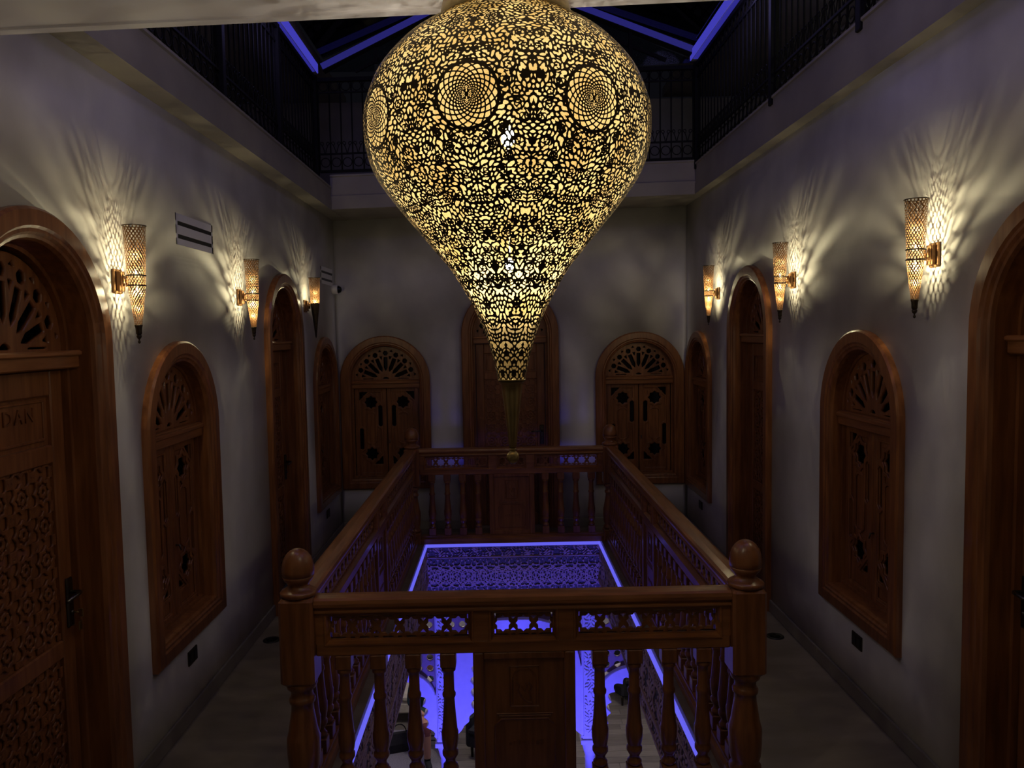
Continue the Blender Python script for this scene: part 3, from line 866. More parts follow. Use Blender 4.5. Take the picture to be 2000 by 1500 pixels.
def person():
    P = {'pel': (0, 0, .50, .135), 'bel': (0, .01, .64, .130), 'chest': (0, .00, .84, .150), 'neckb': (0, -.02, .985, .075), 'neck': (0, -.04, 1.04, .055), 'head': (0, -.06, 1.12, .078), 'head2': (0, -.055, 1.20, .088), 'top': (0, -.045, 1.265, .060)}
    E = [('pel', 'bel'), ('bel', 'chest'), ('chest', 'neckb'), ('neckb', 'neck'), ('neck', 'head'), ('head', 'head2'), ('head2', 'top')]
    for s, n in ((1, 'r'), (-1, 'l')):
        P.update({'sh' + n: (s * .17, .0, .93, .062), 'el' + n: (s * .24, -.07, .66, .045), 'wr' + n: (s * .13, -.27, .57, .030), 'ha' + n: (s * .09, -.33, .565, .032),
                  'hip' + n: (s * .10, -.05, .49, .098), 'kn' + n: (s * .13, -.46, .50, .066), 'an' + n: (s * .13, -.50, .09, .042), 'he' + n: (s * .13, -.48, .045, .042), 'to' + n: (s * .14, -.68, .035, .034)})
        E += [('chest', 'sh' + n), ('sh' + n, 'el' + n), ('el' + n, 'wr' + n), ('wr' + n, 'ha' + n), ('pel', 'hip' + n), ('hip' + n, 'kn' + n), ('kn' + n, 'an' + n), ('an' + n, 'he' + n), ('he' + n, 'to' + n)]
        for k in range(4):
            fx = s * (.065 + .016 * k); a, b, c = 'f%da%s' % (k, n), 'f%db%s' % (k, n), 'f%dc%s' % (k, n)
            P[a] = (fx, -.365, .570, .0095); P[b] = (fx, -.405 + .004 * abs(k - 1.5), .560, .0085); P[c] = (fx, -.428 + .006 * abs(k - 1.5), .538, .007)
            E += [('ha' + n, a), (a, b), (b, c)]
        P['t1' + n] = (s * .058, -.335, .575, .010); P['t2' + n] = (s * .042, -.37, .568, .008); E += [('ha' + n, 't1' + n), ('t1' + n, 't2' + n)]
    names = list(P); idx = {k: i for i, k in enumerate(names)}
    me = bpy.data.meshes.new('body'); me.from_pydata([P[k][:3] for k in names], [(idx[a], idx[b]) for a, b in E], [])
    o = bpy.data.objects.new('body', me); COL.objects.link(o)
    sk = o.modifiers.new('skin', 'SKIN'); sk.use_smooth_shade = True
    for i, k in enumerate(names):
        d = me.skin_vertices[0].data[i]; d.radius = (P[k][3], P[k][3]); d.use_root = (k == 'pel')
    sb = o.modifiers.new('sub', 'SUBSURF'); sb.levels = 2; sb.render_levels = 2
    dg = bpy.context.evaluated_depsgraph_get(); dg.update()
    bm = bpy.data.meshes.new_from_object(o.evaluated_get(dg)); bpy.data.objects.remove(o)
    bm.name = 'body'; bm.materials.clear()
    for k in ('skin', 'teal', 'maroon', 'dark'): bm.materials.append(M[k])
    for p in bm.polygons:
        c = p.center
        if c.z > 1.0: k = 0
        elif c.z < .10 and c.y < -.3: k = 3
        elif c.z > .52 and (c.y > -.235) and not (abs(c.x) < .2 and c.z < .56 and c.y < -.15): k = 1
        elif c.z < .40 and c.y < -.3: k = 0
        elif c.y < -.235 and c.z > .535 and abs(c.x) < .2 and c.z > .53 and c.y > -.45: k = 0
        else: k = 2
        p.material_index = k; p.use_smooth = True
    e = empty('person', (-1.12, 10.72, -3.581), .35, 'seated person in dark teal top and maroon trousers seen through the balusters', 'person')
    link('body', bm, None, e); e.scale = (1.14, 1.0, 1.05)
    MB().lathe([(1.09, .03), (1.11, .085), (1.17, .102), (1.24, .098), (1.285, .062), (1.30, .01)], 20, (0, -.025)).obj('hair', M['hair'], e)
    f = MB(); f.lathe([(-.018, .004), (-.010, .012), (.0, .010), (.022, .004)], 8, (0, -.143)); f.v = [(x, y, z + 1.165) for x, y, z in f.v]
    f.obj('nose', M['skin'], e)
    for s in (-1, 1):
        g = MB(); g.lathe([(-.007, .002), (-.004, .009), (0, .011), (.004, .009), (.007, .002)], 10, (s * .033, -.132)); g.v = [(x, y, z + 1.185) for x, y, z in g.v]; g.obj('eye', M['hair'], e)
        g = MB(); g.lathe([(-.028, .004), (-.012, .012), (.012, .016), (.026, .006)], 8, (s * .088, -.05)); g.v = [(x, y, z + 1.17) for x, y, z in g.v]; g.obj('ear', M['skin'], e)
    return e
person()
st = empty('stool', (-1.12, 10.78, -3.583), .35, 'dark upholstered stool under the seated person', 'stool')
MB().bbox((-.26, -.20, .28), (.26, .24, .372), .03).obj('seat', M['dark'], st)
for sx in (-1, 1):
    for sy in (-1, 1): MB().lathe([(0, .016), (.29, .02)], 8, (sx * .2, .02 + sy * .17)).obj('leg', M['bronze'], st)
hb = empty('handbag', (-1.52, 10.62, -3.587), .3, 'black handbag on the rug beside the seated person', 'bag')
MB().loft([[(-.17, -.07, 0), (.17, -.07, 0), (.17, .07, 0), (-.17, .07, 0)], [(-.18, -.08, .12), (.18, -.08, .12), (.18, .08, .12), (-.18, .08, .12)], [(-.13, -.03, .25), (.13, -.03, .25), (.13, .03, .25), (-.13, .03, .25)]], True, True, True).obj('body', M['dark'], hb)
MB().tube([(.10 * math.cos(PI * i / 10), 0, .24 + .13 * math.sin(PI * i / 10)) for i in range(11)], .008, 6).obj('handle', M['dark'], hb)

# ------------------------------------------------------------------ big pierced lantern
LPROF = [(3.127, .1914), (3.085, .258), (3.040, .3184), (2.959, .3884), (2.871, .4252), (2.825, .4331), (2.743, .4282), (2.664, .4021), (2.582, .3454), (2.508, .2847), (2.426, .2170), (2.380, .1797), (2.282, .1219), (2.203, .0857), (2.119, .0589), (2.036, .0415)]
LX, LY = .029, 2.45
def smooth_profile(prof, n):
    p = np.array(prof); t = np.concatenate([[0], np.cumsum(np.hypot(np.diff(p[:, 0]), np.diff(p[:, 1])))])
    # Catmull-Rom through the points, resampled evenly by arc length
    pts = []
    q = np.vstack([2 * p[0] - p[1], p, 2 * p[-1] - p[-2]])
    for i in range(len(p) - 1):
        a, b, c, d = q[i:i + 4]
        for u in np.linspace(0, 1, 24, endpoint=False):
            pts.append(.5 * ((2 * b) + (-a + c) * u + (2 * a - 5 * b + 4 * c - d) * u * u + (-a + 3 * b - 3 * c + d) * u ** 3))
    pts.append(p[-1]); pts = np.array(pts)
    s = np.concatenate([[0], np.cumsum(np.hypot(np.diff(pts[:, 0]), np.diff(pts[:, 1])))])
    ss = np.linspace(0, s[-1], n)
    return ss, np.interp(ss, s, pts[:, 0]), np.interp(ss, s, pts[:, 1])

def arabesque(half_ang, ncol, ss, rr, spacing, stem, seed, medallion=None, scrolls=0, rim=.006):
    """solid field over half a mirrored tile: (ncol, nrow), positive = metal"""
    g = np.random.default_rng(seed)
    ang = np.linspace(0, half_ang, ncol)
    smax = ss[-1]
    # blue-noise seeds by dart throwing with a coarse hash
    pts = []; cell = {}
    area = float(np.sum((rr[1:] + rr[:-1]) / 2 * np.diff(ss))) * half_ang
    target = int(area / spacing ** 2 * 1.15)
    tries = 0
    cdf = np.cumsum(rr); cdf = cdf / cdf[-1]
    mind = spacing * .80
    while len(pts) < target and tries < target * 40:
        tries += 1
        k = np.searchsorted(cdf, g.random()); s = ss[min(k, len(ss) - 1)]; r = rr[min(k, len(rr) - 1)]
        x = g.random() * half_ang * r
        if half_ang * r - x < mind * .3 and g.random() < .7: x = half_ang * r
        elif x < mind * .3 and g.random() < .7: x = 0.
        c = (int(x / mind), int(s / mind)); ok = True
        for i in range(c[0] - 1, c[0] + 2):
            for j in range(c[1] - 1, c[1] + 2):
                for q in cell.get((i, j), ()):
                    if (q[0] - x) ** 2 + (q[1] - s) ** 2 < mind * mind: ok = False
        if ok:
            pts.append((x / r, s)); cell.setdefault(c, []).append((x, s))
    pts = np.array(pts)
    on0 = pts[:, 0] < 1e-7; on1 = pts[:, 0] > half_ang - 1e-7
    A = np.concatenate([pts[:, 0], -pts[~on0, 0], 2 * half_ang - pts[~on1, 0]]); Sd = np.concatenate([pts[:, 1], pts[~on0, 1], pts[~on1, 1]])
    # swirl centres steer the direction in which holes are drawn out
    nc = max(3, int(area / (spacing * 7) ** 2))
    ca = g.random(nc) * half_ang; cs = g.random(nc) * smax; sg = np.where(g.random(nc) < .5, 1, -1)
    F = np.empty((ncol, len(ss)))
    # neighbouring piercings are joined into bean, comma and Y shapes
    n0 = len(pts); lab = np.arange(n0); taken = np.zeros(n0, int)
    rs = np.interp(pts[:, 1], ss, rr)
    for i in g.permutation(n0):
        if taken[i] or g.random() > .62: continue
        dd = np.hypot((pts[:, 0] - pts[i, 0]) * rs[i], pts[:, 1] - pts[i, 1]); dd[i] = 9; dd[taken > 0] = 9
        for _ in range(1 if g.random() < .7 else 2):
            j = int(np.argmin(dd))
            if dd[j] < spacing * 1.35: lab[j] = i; taken[j] = 1; taken[i] = 1; dd[j] = 9
    Lb = np.concatenate([lab, lab[~on0] + n0, lab[~on1] + 2 * n0])
    order = np.argsort(Sd); A = A[order]; Sd = Sd[order]; Lb = Lb[order]
    win = spacing * 4.0
    for j, (s, r) in enumerate(zip(ss, rr)):
        lo, hi = np.searchsorted(Sd, [s - win, s + win])
        a = A[lo:hi]; sd = Sd[lo:hi]
        X = ang[:, None] * r; dx = X - a[None] * r; dy = (s - sd)[None]
        cx = ang[:, None] * r - ca[None] * r; cy = (s - cs)[None]
        w = np.exp(-(cx ** 2 + cy ** 2) / (2 * (spacing * 3.2) ** 2)) + 1e-6
        th = np.arctan2(cy, cx) + sg[None] * .9
        px = (w * np.cos(2 * th)).sum(1); py = (w * np.sin(2 * th)).sum(1); phi = .5 * np.arctan2(py, px) + PI / 2
        c_, s_ = np.cos(phi)[:, None], np.sin(phi)[:, None]
        u = dx * c_ + dy * s_; v = -dx * s_ + dy * c_
        d = np.sqrt((u * .72) ** 2 + (v * 1.32) ** 2)
        i1 = np.argmin(d, 1); d1 = d[np.arange(ncol), i1]; lb = Lb[lo:hi]
        d2 = np.where(lb[None] == lb[i1][:, None], 9., d).min(1)
        F[:, j] = stem - (d2 - d1) / 2
    AA, SS = np.meshgrid(ang, ss, indexing='ij'); RR = np.broadcast_to(rr, AA.shape); XX = AA * RR
    if scrolls:
        placed = []
        for k in range(scrolls):
            s0 = g.random() * smax; r0 = float(np.interp(s0, ss, rr)); x0 = g.random() * half_ang * r0
            R0 = min(spacing * g.uniform(.9, 1.55), r0 * .5)
            if x0 < R0 * .55: x0 = 0. if g.random() < .25 else R0 * 1.02
            if half_ang * r0 - x0 < R0: x0 = half_ang * r0 - R0 * 1.02
            if r0 < .15 or x0 < 0 or any((x0 - a) ** 2 + (s0 - b) ** 2 < (R0 + c) ** 2 * .98 for a, b, c in placed): continue
            placed.append((x0, s0, R0)); a0 = x0 / r0
            dr = 1 if g.random() < .5 else -1; ph = g.random() * 2 * PI
            msk = (np.abs(SS - s0) < R0 * 1.1) & (np.abs(AA - a0) * RR < R0 * 1.1)
            if not msk.any(): continue
            dx = (AA[msk] - a0) * RR[msk]; dy = SS[msk] - s0
            rad = np.hypot(dx, dy); th = np.arctan2(dy, dx)
            kind = g.random()
            if kind < .8:                     # curling tendril with side leaves
                turns = 1.35 * R0 / (spacing * 1.3)
                t = (dr * th + ph) / (2 * PI); rel = rad / R0 * turns - t
                dist = np.abs(rel - np.round(rel)) * R0 / turns
                f = stem * .95 - dist
                nb = 5; u = (th + ph + rad / R0 * 1.2 * dr) * nb / (2 * PI); ang_d = np.abs(u - np.round(u)) * 2 * PI / nb * rad
                f = np.maximum(f, np.where(rad > R0 * .3, stem * .85 - ang_d, -1))
                f = np.maximum(f, stem * (2.6 if g.random() < .3 else 1.2) - rad)
            else:                              # small rosette of petals
                nb = int(g.integers(5, 8)); u = (th + ph) * nb / (2 * PI); ang_d = np.abs(u - np.round(u)) * 2 * PI / nb * rad
                f = np.maximum(stem * .9 - ang_d, stem * 1.6 - rad)
                f = np.maximum(f, stem * .8 - np.abs(rad - R0 * .62))
            gap = np.cos(th - ph) > .55                      # the outline stays open on one side
            f = np.maximum(f, np.where(gap, -1, stem * 1.0 - np.abs(rad - R0)))
            old = F[msk]; F[msk] = np.where(rad < R0 * .93, f, np.maximum(old, np.where(gap, -1, stem * 1.0 - np.abs(rad - R0))))
        for k in range(int(area / (spacing * 4.2) ** 2)):      # solid leaves
            s0 = g.random() * smax; r0 = float(np.interp(s0, ss, rr)); a0 = g.random() * half_ang; ph = g.random() * PI
            dx = (AA - a0) * RR; dy = SS - s0
            u = dx * math.cos(ph) + dy * math.sin(ph); v = -dx * math.sin(ph) + dy * math.cos(ph)
            if r0 > .09: F = np.maximum(F, .0048 - np.hypot(u * .62, v + 18 * u * u))
    if medallion:
        s0, R0 = medallion
        dx = XX; dy = SS - s0; rad = np.hypot(dx, dy); th = np.arctan2(dy, dx)
        lr = np.log(np.maximum(rad, 1e-4) / R0)
        n = 16; q = 4.0
        a1 = (n * th / (2 * PI) + q * lr * 1.0); a2 = (n * th / (2 * PI) - q * lr)
        c = 2 * PI * np.maximum(rad, 1e-4) / n
        d1 = np.abs(a1 - np.round(a1)) * c * .55; d2 = np.abs(a2 - np.round(a2)) * c * .55
        tk = np.minimum(.0019, c * .125)
        grid = np.maximum(tk - d1, tk - d2)
        grid = np.maximum(grid, .0055 - rad)
        ins = rad < R0
        F = np.where(ins, grid, F)
        F = np.maximum(F, .0042 - np.abs(rad - R0))
    F = np.maximum(F, rim - np.minimum(SS, smax - SS))
    return F
def revolve_field(F, nt, half_ang, zz, rr, phase):
    full = np.concatenate([F, F[::-1][1:-1]], 0)          # mirrored tile, 2*half
    allF = np.concatenate([full] * nt, 0); allF = np.concatenate([allF, allF[:1]], 0)
    n = allF.shape[0]
    a = phase + np.linspace(0, 2 * PI, n)
    P = np.stack([np.sin(a)[:, None] * rr[None], -np.cos(a)[:, None] * rr[None], np.broadcast_to(zz, (n, len(zz)))], -1)
    return march(allF, P)

ss, zz, rr = smooth_profile(LPROF, 640)
s_med = float(np.interp(-2.79, -zz, ss))
NC = 91
F = arabesque(PI / 8, NC, ss, rr, .0130, .0025, 11, (s_med, .083), 170)
V, q = revolve_field(F, 8, PI / 8, zz, rr, math.radians(-14.3))
lan = empty('hanging_lantern', (LX, LY, 0), 0, 'huge pierced brass teardrop lantern hanging from the ceiling', 'lantern')
link('pierced_shade', np_mesh('pierced_shade', V, q, M['brassd'], True), None, lan)
m = MB(); m.lathe([(float(z), float(r) - (.012 if r > .08 else .006)) for z, r in list(zip(zz, rr))[::-1][::8] if r > .03], 64, caps=False); m.obj('added_lining', M['glow_gauze'], lan)  # added translucent lining that makes the piercings glow evenly
m = MB(); m.lathe([(3.118, .196), (3.113, .200), (3.120, .204), (3.150, .196), (3.190, .186), (3.24, .182), (3.27, .19), (3.30, .215)], 48, caps=False)
m.lathe([(3.296, .0), (3.297, .214), (3.3, .215)], 48, caps=False); m.obj('cap', M['brass'], lan)
m = MB(); m.lathe([(1.828, .0095), (1.832, .012), (1.86, .0145), (2.00, .0300), (2.028, .0335), (2.032, .037), (2.040, .043), (2.044, .0435), (2.044, .03)], 32); m.obj('tip_cone', M['brass'], lan)
m = MB(); m.lathe([(1.776, .001), (1.777, .006), (1.783, .014), (1.790, .0185), (1.798, .0197), (1.806, .0185), (1.813, .014), (1.817, .0085), (1.820, .0110), (1.824, .0110), (1.828, .0085)], 24); m.obj('ball_finial', M['brass'], lan)
m = MB(); m.tube([(0, 0, 3.29), (0, 0, 2.30)], .006, 8)
m.lathe([(2.80, .012), (2.84, .016), (2.86, .016)], 12).lathe([(2.36, .010), (2.40, .014), (2.42, .014)], 12); m.obj('lamp_rod', M['bronze'], lan)
def bulb(parent, x, y, z, r, h, mt, name='bulb'):
    m = MB(); m.lathe([(z - h / 2, r * .5), (z - h / 4, r), (z + h / 4, r), (z + h / 2, r * .5)], 8, (x, y)); return m.obj(name, mt, parent)
bulb(lan, 0, -.04, 2.772, .019, .05, M['bulbl']); bulb(lan, 0, -.025, 2.395, .012, .03, M['bulbl'])

# ------------------------------------------------------------------ wall sconces
SP_U = [(.553, .0515), (.50, .0485), (.45, .0462), (.40, .0440), (.35, .0415), (.322, .0400)]
SP_L = [(.272, .0385), (.24, .0355), (.20, .0305), (.16, .0258), (.12, .0208), (.085, .0165)]
def shade(prof, rows, seed, name, row_h=.0118, around=20):
    """staggered leaf-shaped piercings, a little uneven"""
    ss, zz, rr = smooth_profile(prof, rows)
    n = around * 11
    a = np.linspace(0, 2 * PI, n + 1); A, Z = np.meshgrid(a, ss, indexing='ij'); RR = np.broadcast_to(rr, A.shape)
    rw = Z / row_h
    F = np.full(A.shape, -1.)
    for dr in (-1, 0, 1):
        k = np.floor(rw) + dr
        u = A / (2 * PI) * around + .5 * (k % 2)
        kc = np.floor(u); du = u - kc - .5
        h1 = np.sin(k * 12.9 + kc * 78.2 + seed) * 43758.5; h1 = h1 - np.floor(h1)
        wcell = 2 * PI * RR / around
        x = (du + (h1 - .5) * .16) * wcell; y = (rw - k - .5) * row_h
        hx = np.minimum(.33 * wcell, .0050); hy = row_h * (.50 + .16 * h1)
        hole = 1 - (np.abs(x) / np.maximum(hx, 1e-4)) ** 1.5 - (np.abs(y) / hy) ** 1.5
        F = np.maximum(F, hole)
    F = -F
    F = np.maximum(F, 1 - np.minimum(Z, ss[-1] - Z) / .0028)
    F[-1] = F[0]
    P = np.stack([np.sin(A) * RR, -np.cos(A) * RR, np.broadcast_to(zz, A.shape)], -1)
    V, q = march(F, P)
    return np_mesh(name, V, q, M['copper'], True)
SH_U = shade(SP_U, 210, 3, 'upper_shade'); SH_L = shade(SP_L, 175, 5, 'lower_shade', .0112, 16)
SH_B = shade([(.320, .0405), (.298, .0398), (.275, .0392)], 42, 8, 'middle_band', .0105, 18)
def ring_mesh(z, r, t=.0035, name='ring'):
    m = MB(); m.tube([(r * math.cos(2 * PI * i / 32), r * math.sin(2 * PI * i / 32), z) for i in range(32)], t, 6, True); return m.mesh(name, M['bronze'])
RG1, RG2, RIM = ring_mesh(.3205, .0415), ring_mesh(.2735, .0402), ring_mesh(.553, .0525, .0025, 'rim')
m = MB(); m.lathe([(.040, .009), (.048, .0135), (.062, .0140), (.075, .0150), (.084, .0178), (.090, .0178)], 20); CONE = m.mesh('collar', M['bronze'])
m = MB(); m.lathe([(0, .001), (.004, .0055), (.010, .0065), (.015, .004), (.018, .0035), (.022, .0045), (.026, .009), (.036, .0125), (.041, .010)], 16); FIN = m.mesh('finial', M['bronze'])
BULB = {}
def bulb_mesh(z):
    m = MB(); m.lathe([(z - .007, .0012), (z - .004, .0026), (z + .004, .0026), (z + .007, .0012)], 6); return m.mesh('bulb', M['bulb'])
BU, BL = bulb_mesh(.334), bulb_mesh(.258)
def glow(parent, z, w):
    o = lamp('bulb_glow', 'POINT', (0, 0, z), C_WARM, w * P_SCONCE, None, .0026); o.parent = parent
    return o
# plate and arm: wall lies at local y = +gap
GAP = .098
m = MB(); m.bbox((-.040, GAP - .014, .238), (.040, GAP, .352), .003); m.bbox((-.026, GAP - .034, .248), (.026, GAP - .014, .342), .003); PLATE = m.mesh('wall_plate', M['copper'])
m = MB(); m.bbox((-.008, .0405, .289), (.008, GAP - .03, .303), .003); m.tube([(-.016, GAP - .045, .27), (-.016, GAP - .045, .325)], .006, 8); m.tube([(.016, GAP - .045, .27), (.016, GAP - .045, .325)], .006, 8); ARM = m.mesh('arm', M['copper'])
def sconce(loc, rz, label, plain=False):
    e = empty('wall_sconce', loc, rz, label, 'sconce', 'pierced cone sconces on the gallery walls')
    glow(e, .345, 1.6); glow(e, .425, 0.9)
    if not plain: glow(e, .248, 2.6); glow(e, .175, 1.1)
    link('upper_shade', SH_U, None, e); link('rim', RIM, None, e); link('wall_plate', PLATE, None, e); link('arm', ARM, None, e)
    link('bulb', BU, None, e)
    if plain:
        m = MB(); m.lathe([(0.0, .002), (.01, .006), (.10, .016), (.20, .027), (.27, .0365), (.315, .0405), (.3205, .0410)], 24); m.obj('plain_cone', M['bronze'], e)
    else:
        for nm, me in (('middle_band', SH_B), ('ring', RG1), ('ring', RG2), ('lower_shade', SH_L), ('collar', CONE), ('finial', FIN), ('bulb', BL)): link(nm, me, None, e)
    return e
zl, zr = 2.163, 2.222
gl = GAP
sconce((XL + gl, 3.765, zl), PI / 2, 'nearest left pierced cone sconce beside the cut off left door')
sconce((XL + gl, 5.505, zl), PI / 2, 'second left pierced cone sconce just before the arched door')
sconce((XL + gl, 7.335, zl), PI / 2, 'third left sconce with a plain dark lower cone near the camera dome', True)
sconce((XR - gl, 3.700, zr), -PI / 2, 'nearest right pierced cone sconce beside the cut off right door')
sconce((XR - gl, 5.500, zr), -PI / 2, 'second right pierced cone sconce just before the arched door')
sconce((XR - gl, 7.400, zr), -PI / 2, 'third right pierced cone sconce above the far right window')

# ------------------------------------------------------------------ small wall and floor fittings
def vent(y, label):
    e = empty('air_vent', (XL, y, 2.80), PI / 2, label, 'air vent', 'white slot air vents')
    m = MB()
    w, h = .28, .088
    for z0, z1 in ((-h, -.052), (-.028, .022), (.046, h)): m.box((-w, -.004, z0), (w, 0, z1))
    for x0, x1 in ((-w, -w + .02), (w - .02, w)): m.box((x0, -.004, -h), (x1, 0, h))
    m.obj('faceplate', M['white'], e)
    for z0, z1 in ((-.052, -.028), (.022, .046)): MB().box((-w + .02, -.003, z0), (w - .02, -.0005, z1)).obj('slot', M['black'], e)
vent(4.767, 'white slotted air vent between the first two left sconces')
vent(8.31, 'white slotted air vent in the far left corner above the camera dome')
c = empty('security_camera', (XL, 8.56, 2.675), PI / 2, 'small white security camera dome in the far left corner', 'camera')
m = MB(); rings = []
for y, r in ((0, .045), (-.02, .05), (-.055, .05), (-.062, .044)): rings.append([(r * math.cos(2 * PI * i / 24), y, r * math.sin(2 * PI * i / 24)) for i in range(24)])
m.loft(rings, True, True, True, True); m.obj('housing', M['white'], c)
m = MB(); rings = []
for k in range(7):
    t = k / 6 * PI / 2; rings.append([(.042 * math.cos(t) * math.cos(2 * PI * i / 24), -.062 - .042 * math.sin(t), .042 * math.cos(t) * math.sin(2 * PI * i / 24)) for i in range(24)])
m.loft(rings, True, False, True, True); m.obj('dome', M['glass'], c)
def socket(x, y, rz, label):
    e = empty('wall_socket', (x, y, .36), rz, label, 'socket', 'dark wall sockets under the windows')
    MB().bbox((-.062, -.010, -.042), (.062, 0, .042), .003).obj('plate', M['bronze'], e)
    for sx in (-.03, .03): MB().bbox((sx - .022, -.0125, -.024), (sx + .022, -.0095, .024), .001).obj('insert', M['black'], e)
socket(XL, 4.45, PI / 2, 'dark wall socket under the near left window'); socket(XL, 8.01, PI / 2, 'dark wall socket under the far left window')
socket(XR, 4.455, -PI / 2, 'dark wall socket under the near right window'); socket(XR, 8.07, -PI / 2, 'dark wall socket under the far right window')
def floorlight(x, y, label):
    e = empty('floor_light', (x, y, 0), 0, label, 'floor light', 'recessed black floor lights')
    MB().lathe([(0, .062), (.006, .060), (.008, .050), (.004, .036)], 28, caps=False).obj('ring', M['black'], e)
    MB().lathe([(.001, .001), (.003, .036)], 24).obj('lens', M['steel'], e)
floorlight(1.905, 5.44, 'round black floor light by the right wall past the near newel post'); floorlight(-1.695, 5.57, 'round black floor light by the left wall past the near newel post')

# ------------------------------------------------------------------ iron railings of the floor above
BARM = MB().tube([(0, 0, 0), (0, 0, .93)], .0075, 6).mesh('bar', M['iron'])
def ringm(r, t=.005): return MB().tube([(r * math.cos(2 * PI * i / 14), 0, r * math.sin(2 * PI * i / 14)) for i in range(14)], t, 5, True).mesh('scroll_ring', M['iron'])
RINGB = ringm(.044)
def scroll():
    m = MB()
    for s in (-1, 1): m.tube([(s * (.004 + .042 * t) * 1, 0, .0 + .12 * t ** .7) if t < .6 else (s * (.030 + .016 * math.cos((t - .6) * 12)), 0, .095 + .018 * math.sin((t - .6) * 12)) for t in np.linspace(0, 1, 14)], .0045, 5)
    return m.mesh('scroll', M['iron'])
SCR = scroll()
def railing(p0, p1, h, posts, label):
    p0 = Vector(p0); p1 = Vector(p1); d = p1 - p0; Lg = d.length
    e = empty('iron_railing', p0, math.atan2(d.y, d.x), label, 'railing', 'black iron railings of the floor above')
    e.rotation_euler = (0, 0, math.atan2(d.y, d.x))
    sl = d.z / math.hypot(d.x, d.y); Lh = math.hypot(d.x, d.y)
    for z, a, b in ((0.03, .012, .012), (h - .01, .026, .018), (h - .13, .008, .008), (.20, .008, .008)):
        m = MB(); m.box((0, -a, z - b), (Lh, a, z + b)); m.v = [(x, y, zz_ + x * sl) for x, y, zz_ in m.v]; m.obj('rail', M['iron'], e)
    n = int(round(Lh / .108)); st = Lh / n
    for i in range(n + 1):
        x = i * st; b = link('bar', BARM, None, e, (x, 0, .03 + x * sl)); b.scale = (1, 1, (h - .04) / .93)
        if i < n:
            xm = x + st / 2
            link('scroll_ring', RINGB, None, e, (xm, 0, .118 + xm * sl)); link('scroll', SCR, None, e, (xm, 0, .205 + xm * sl)); link('scroll_ring', RINGB, None, e, (xm, 0, h - .07 + xm * sl))
    for x in posts:
        m = MB(); m.bbox((x - .03, -.03, -.02), (x + .03, .03, h + .02), .004); m.v = [(a, b, c_ + a * sl) for a, b, c_ in m.v]; m.obj('post', M['iron'], e)
    return e
RLX, RRX, RY = -1.81, 1.98, 7.965
railing((RLX, 2.6, 3.72), (RLX, RY, 3.72), 1.0, (0, 1.35, 2.7, 4.05, RY - 2.6), 'black scrolled iron railing along the left edge above')
railing((RRX, 2.4, 3.80), (RRX, RY, 3.80), 1.0, (0, 1.10, 1.95, 3.35, RY - 2.4), 'black scrolled iron railing along the right edge above')
railing((RLX + .04, RY, 3.775), (RRX - .04, RY, 3.855), .925, (1.22, 2.48), 'black scrolled iron railing across the back edge above')

# upper storey walls behind the railings, and the pitched skylight
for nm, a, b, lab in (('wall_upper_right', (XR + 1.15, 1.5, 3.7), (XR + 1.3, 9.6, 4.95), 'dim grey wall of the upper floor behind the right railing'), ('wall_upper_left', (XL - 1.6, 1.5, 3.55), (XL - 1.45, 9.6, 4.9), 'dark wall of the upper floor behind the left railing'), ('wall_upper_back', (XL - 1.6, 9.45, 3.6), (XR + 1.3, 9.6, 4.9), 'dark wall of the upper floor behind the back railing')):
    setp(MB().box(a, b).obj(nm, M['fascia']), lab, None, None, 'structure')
setp(MB().box((XL, YB, 3.6), (XR, 9.5, 3.7)).obj('floor_upper', M['floor']), 'floor slab of the upper storey at the back', None, None, 'structure')
sk = empty('skylight', (0, 0, 0), 0, 'blue edged pitched glass skylight over the courtyard', 'skylight')
EL, ER, RX, RZ = 4.765, 4.84, .04, 5.60
def beam(x0, x1, z0, z1, y0, y1):
    m = MB(); m.box((x0, y0, z0), (x1, y1, z1)); return m
for x0, x1, z in ((-1.86, -1.775, EL), (1.925, 2.03, ER)):
    o = beam(x0, x1, z, z + .095, 2.2, YS + .06).obj('eave_beam', M['beam'], sk)
    y = 2.22
    while y < YS - .05:
        y2 = min(y + .335, YS + .04); MB().box((x0 + .004, y, z - .008), (x1 - .006, y2 - .008, z + .001)).obj('glow_face', M['glowr'], o); y = y2  # glowing sheets put the blue light onto the beam underside
    xi = x1 if x0 < 0 else x0
    MB().box((min(xi, xi + (.008 if x0 < 0 else -.008)), 2.22, z + .004), (max(xi, xi + (.008 if x0 < 0 else -.008)), YS + .04, z + .092)).obj('glow_face', M['glowr3'], o)
m = MB()
def rafter(y, x0, z0, x1, z1, w=.035, h=.07, mt='beam', parent=None, name='rafter'):
    d = Vector((x1 - x0, 0, z1 - z0)); n = Vector((-d.z, 0, d.x)).normalized() * h
    if n.z < 0: n = -n
    m = MB(); a = Vector((x0, y, z0)); b = Vector((x1, y, z1))
    m.loft([[tuple(a + Vector((0, -w, 0))), tuple(a + Vector((0, w, 0))), tuple(a + n + Vector((0, w, 0))), tuple(a + n + Vector((0, -w, 0)))], [tuple(b + Vector((0, -w, 0))), tuple(b + Vector((0, w, 0))), tuple(b + n + Vector((0, w, 0))), tuple(b + n + Vector((0, -w, 0)))]], True, True, True)
    return m.obj(name, M[mt], parent or sk)
for y in (2.6, 3.95, 5.3, 6.65):
    rafter(y, -1.70, EL + .06, RX, RZ, .02, .06, 'iron'); rafter(y, 1.99, ER + .06, RX, RZ, .02, .06, 'iron')
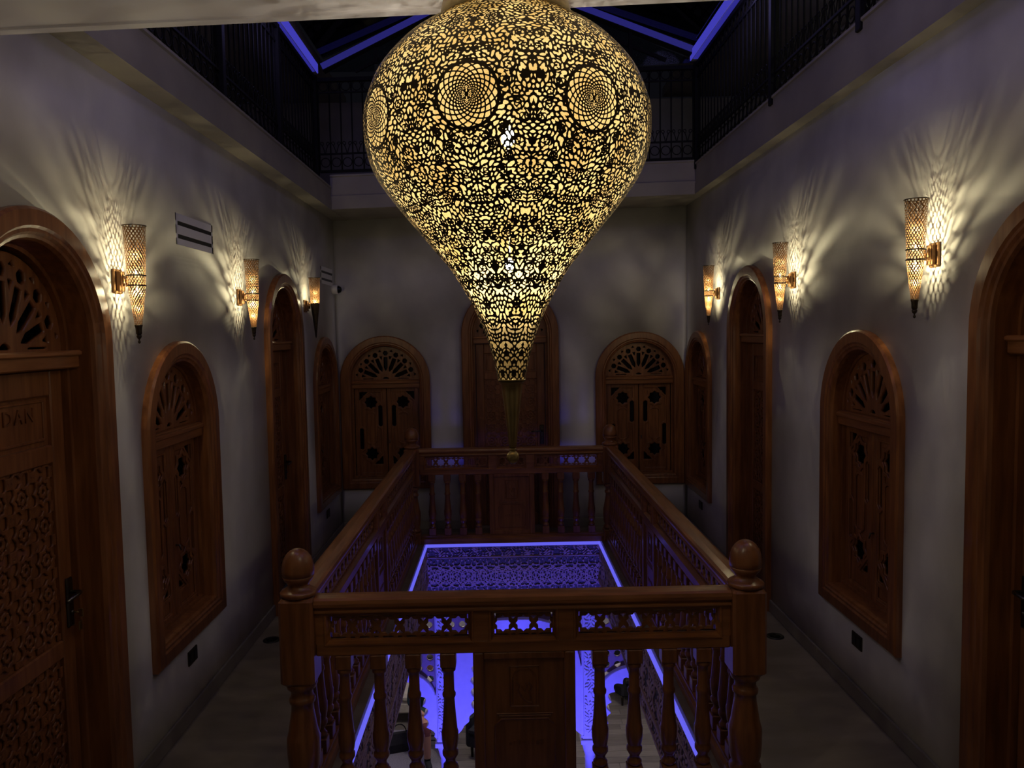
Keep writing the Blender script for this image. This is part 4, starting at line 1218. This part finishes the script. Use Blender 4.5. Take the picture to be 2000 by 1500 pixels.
for x0, z0 in ((-1.70, EL), (2.04, ER)):
    r_ = rafter(YS, x0, z0, RX, RZ, .05, .075, 'iron')
    rafter(YS - .052, x0, z0 + .012, RX, RZ + .012, .003, .060, 'glowr2', r_, 'glow_face')  # glowing strip imitates blue light on the rafter face
    rafter(YS + .03, x0 * .82, z0, RX, RZ - .13, .012, .03, 'iron', None, 'glazing_bar')
for x in (-1.19, 1.32): MB().box((x - .018, YS - .01, 4.85), (x + .018, YS + .03, RZ - abs(x - RX) * (.49 if x < RX else .37))).obj('mullion', M['iron'], sk)
MB().box((RX - .04, 2.2, RZ), (RX + .04, YS + .06, RZ + .1)).obj('ridge_beam', M['iron'], sk)
for k, (ya, yb) in enumerate(((2.2, 2.6), (2.6, 3.95), (3.95, 5.3), (5.3, 6.65), (6.65, YS))):
    for x0, z0 in ((-1.70, EL + .12), (2.0, ER + .12)):
        m = MB(); pa = [(x0, ya + .02, z0), (x0, yb - .02, z0), (RX, yb - .02, RZ + .06), (RX, ya + .02, RZ + .06)]
        m.loft([pa, [(x, y, z + .008) for x, y, z in pa]], True, True, True); m.obj('pane', M['pane'], sk)
def gp(pts):
    m = MB(); m.loft([[(x, YS + .035, z) for x, z in pts], [(x, YS + .043, z) for x, z in pts]], True, True, True); m.obj('pane', M['pane'], sk)
def rz_(x): return (EL + (x + 1.70) * .48) if x < RX else (ER + (2.04 - x) * .38)
gp([(-1.66, 4.78), (-1.21, 4.78), (-1.21, rz_(-1.21))]); gp([(-1.17, 4.78), (1.30, 4.78), (1.30, rz_(1.30)), (RX, RZ), (-1.17, rz_(-1.17))]); gp([(1.34, 4.80), (2.0, 4.83), (1.34, rz_(1.34))])
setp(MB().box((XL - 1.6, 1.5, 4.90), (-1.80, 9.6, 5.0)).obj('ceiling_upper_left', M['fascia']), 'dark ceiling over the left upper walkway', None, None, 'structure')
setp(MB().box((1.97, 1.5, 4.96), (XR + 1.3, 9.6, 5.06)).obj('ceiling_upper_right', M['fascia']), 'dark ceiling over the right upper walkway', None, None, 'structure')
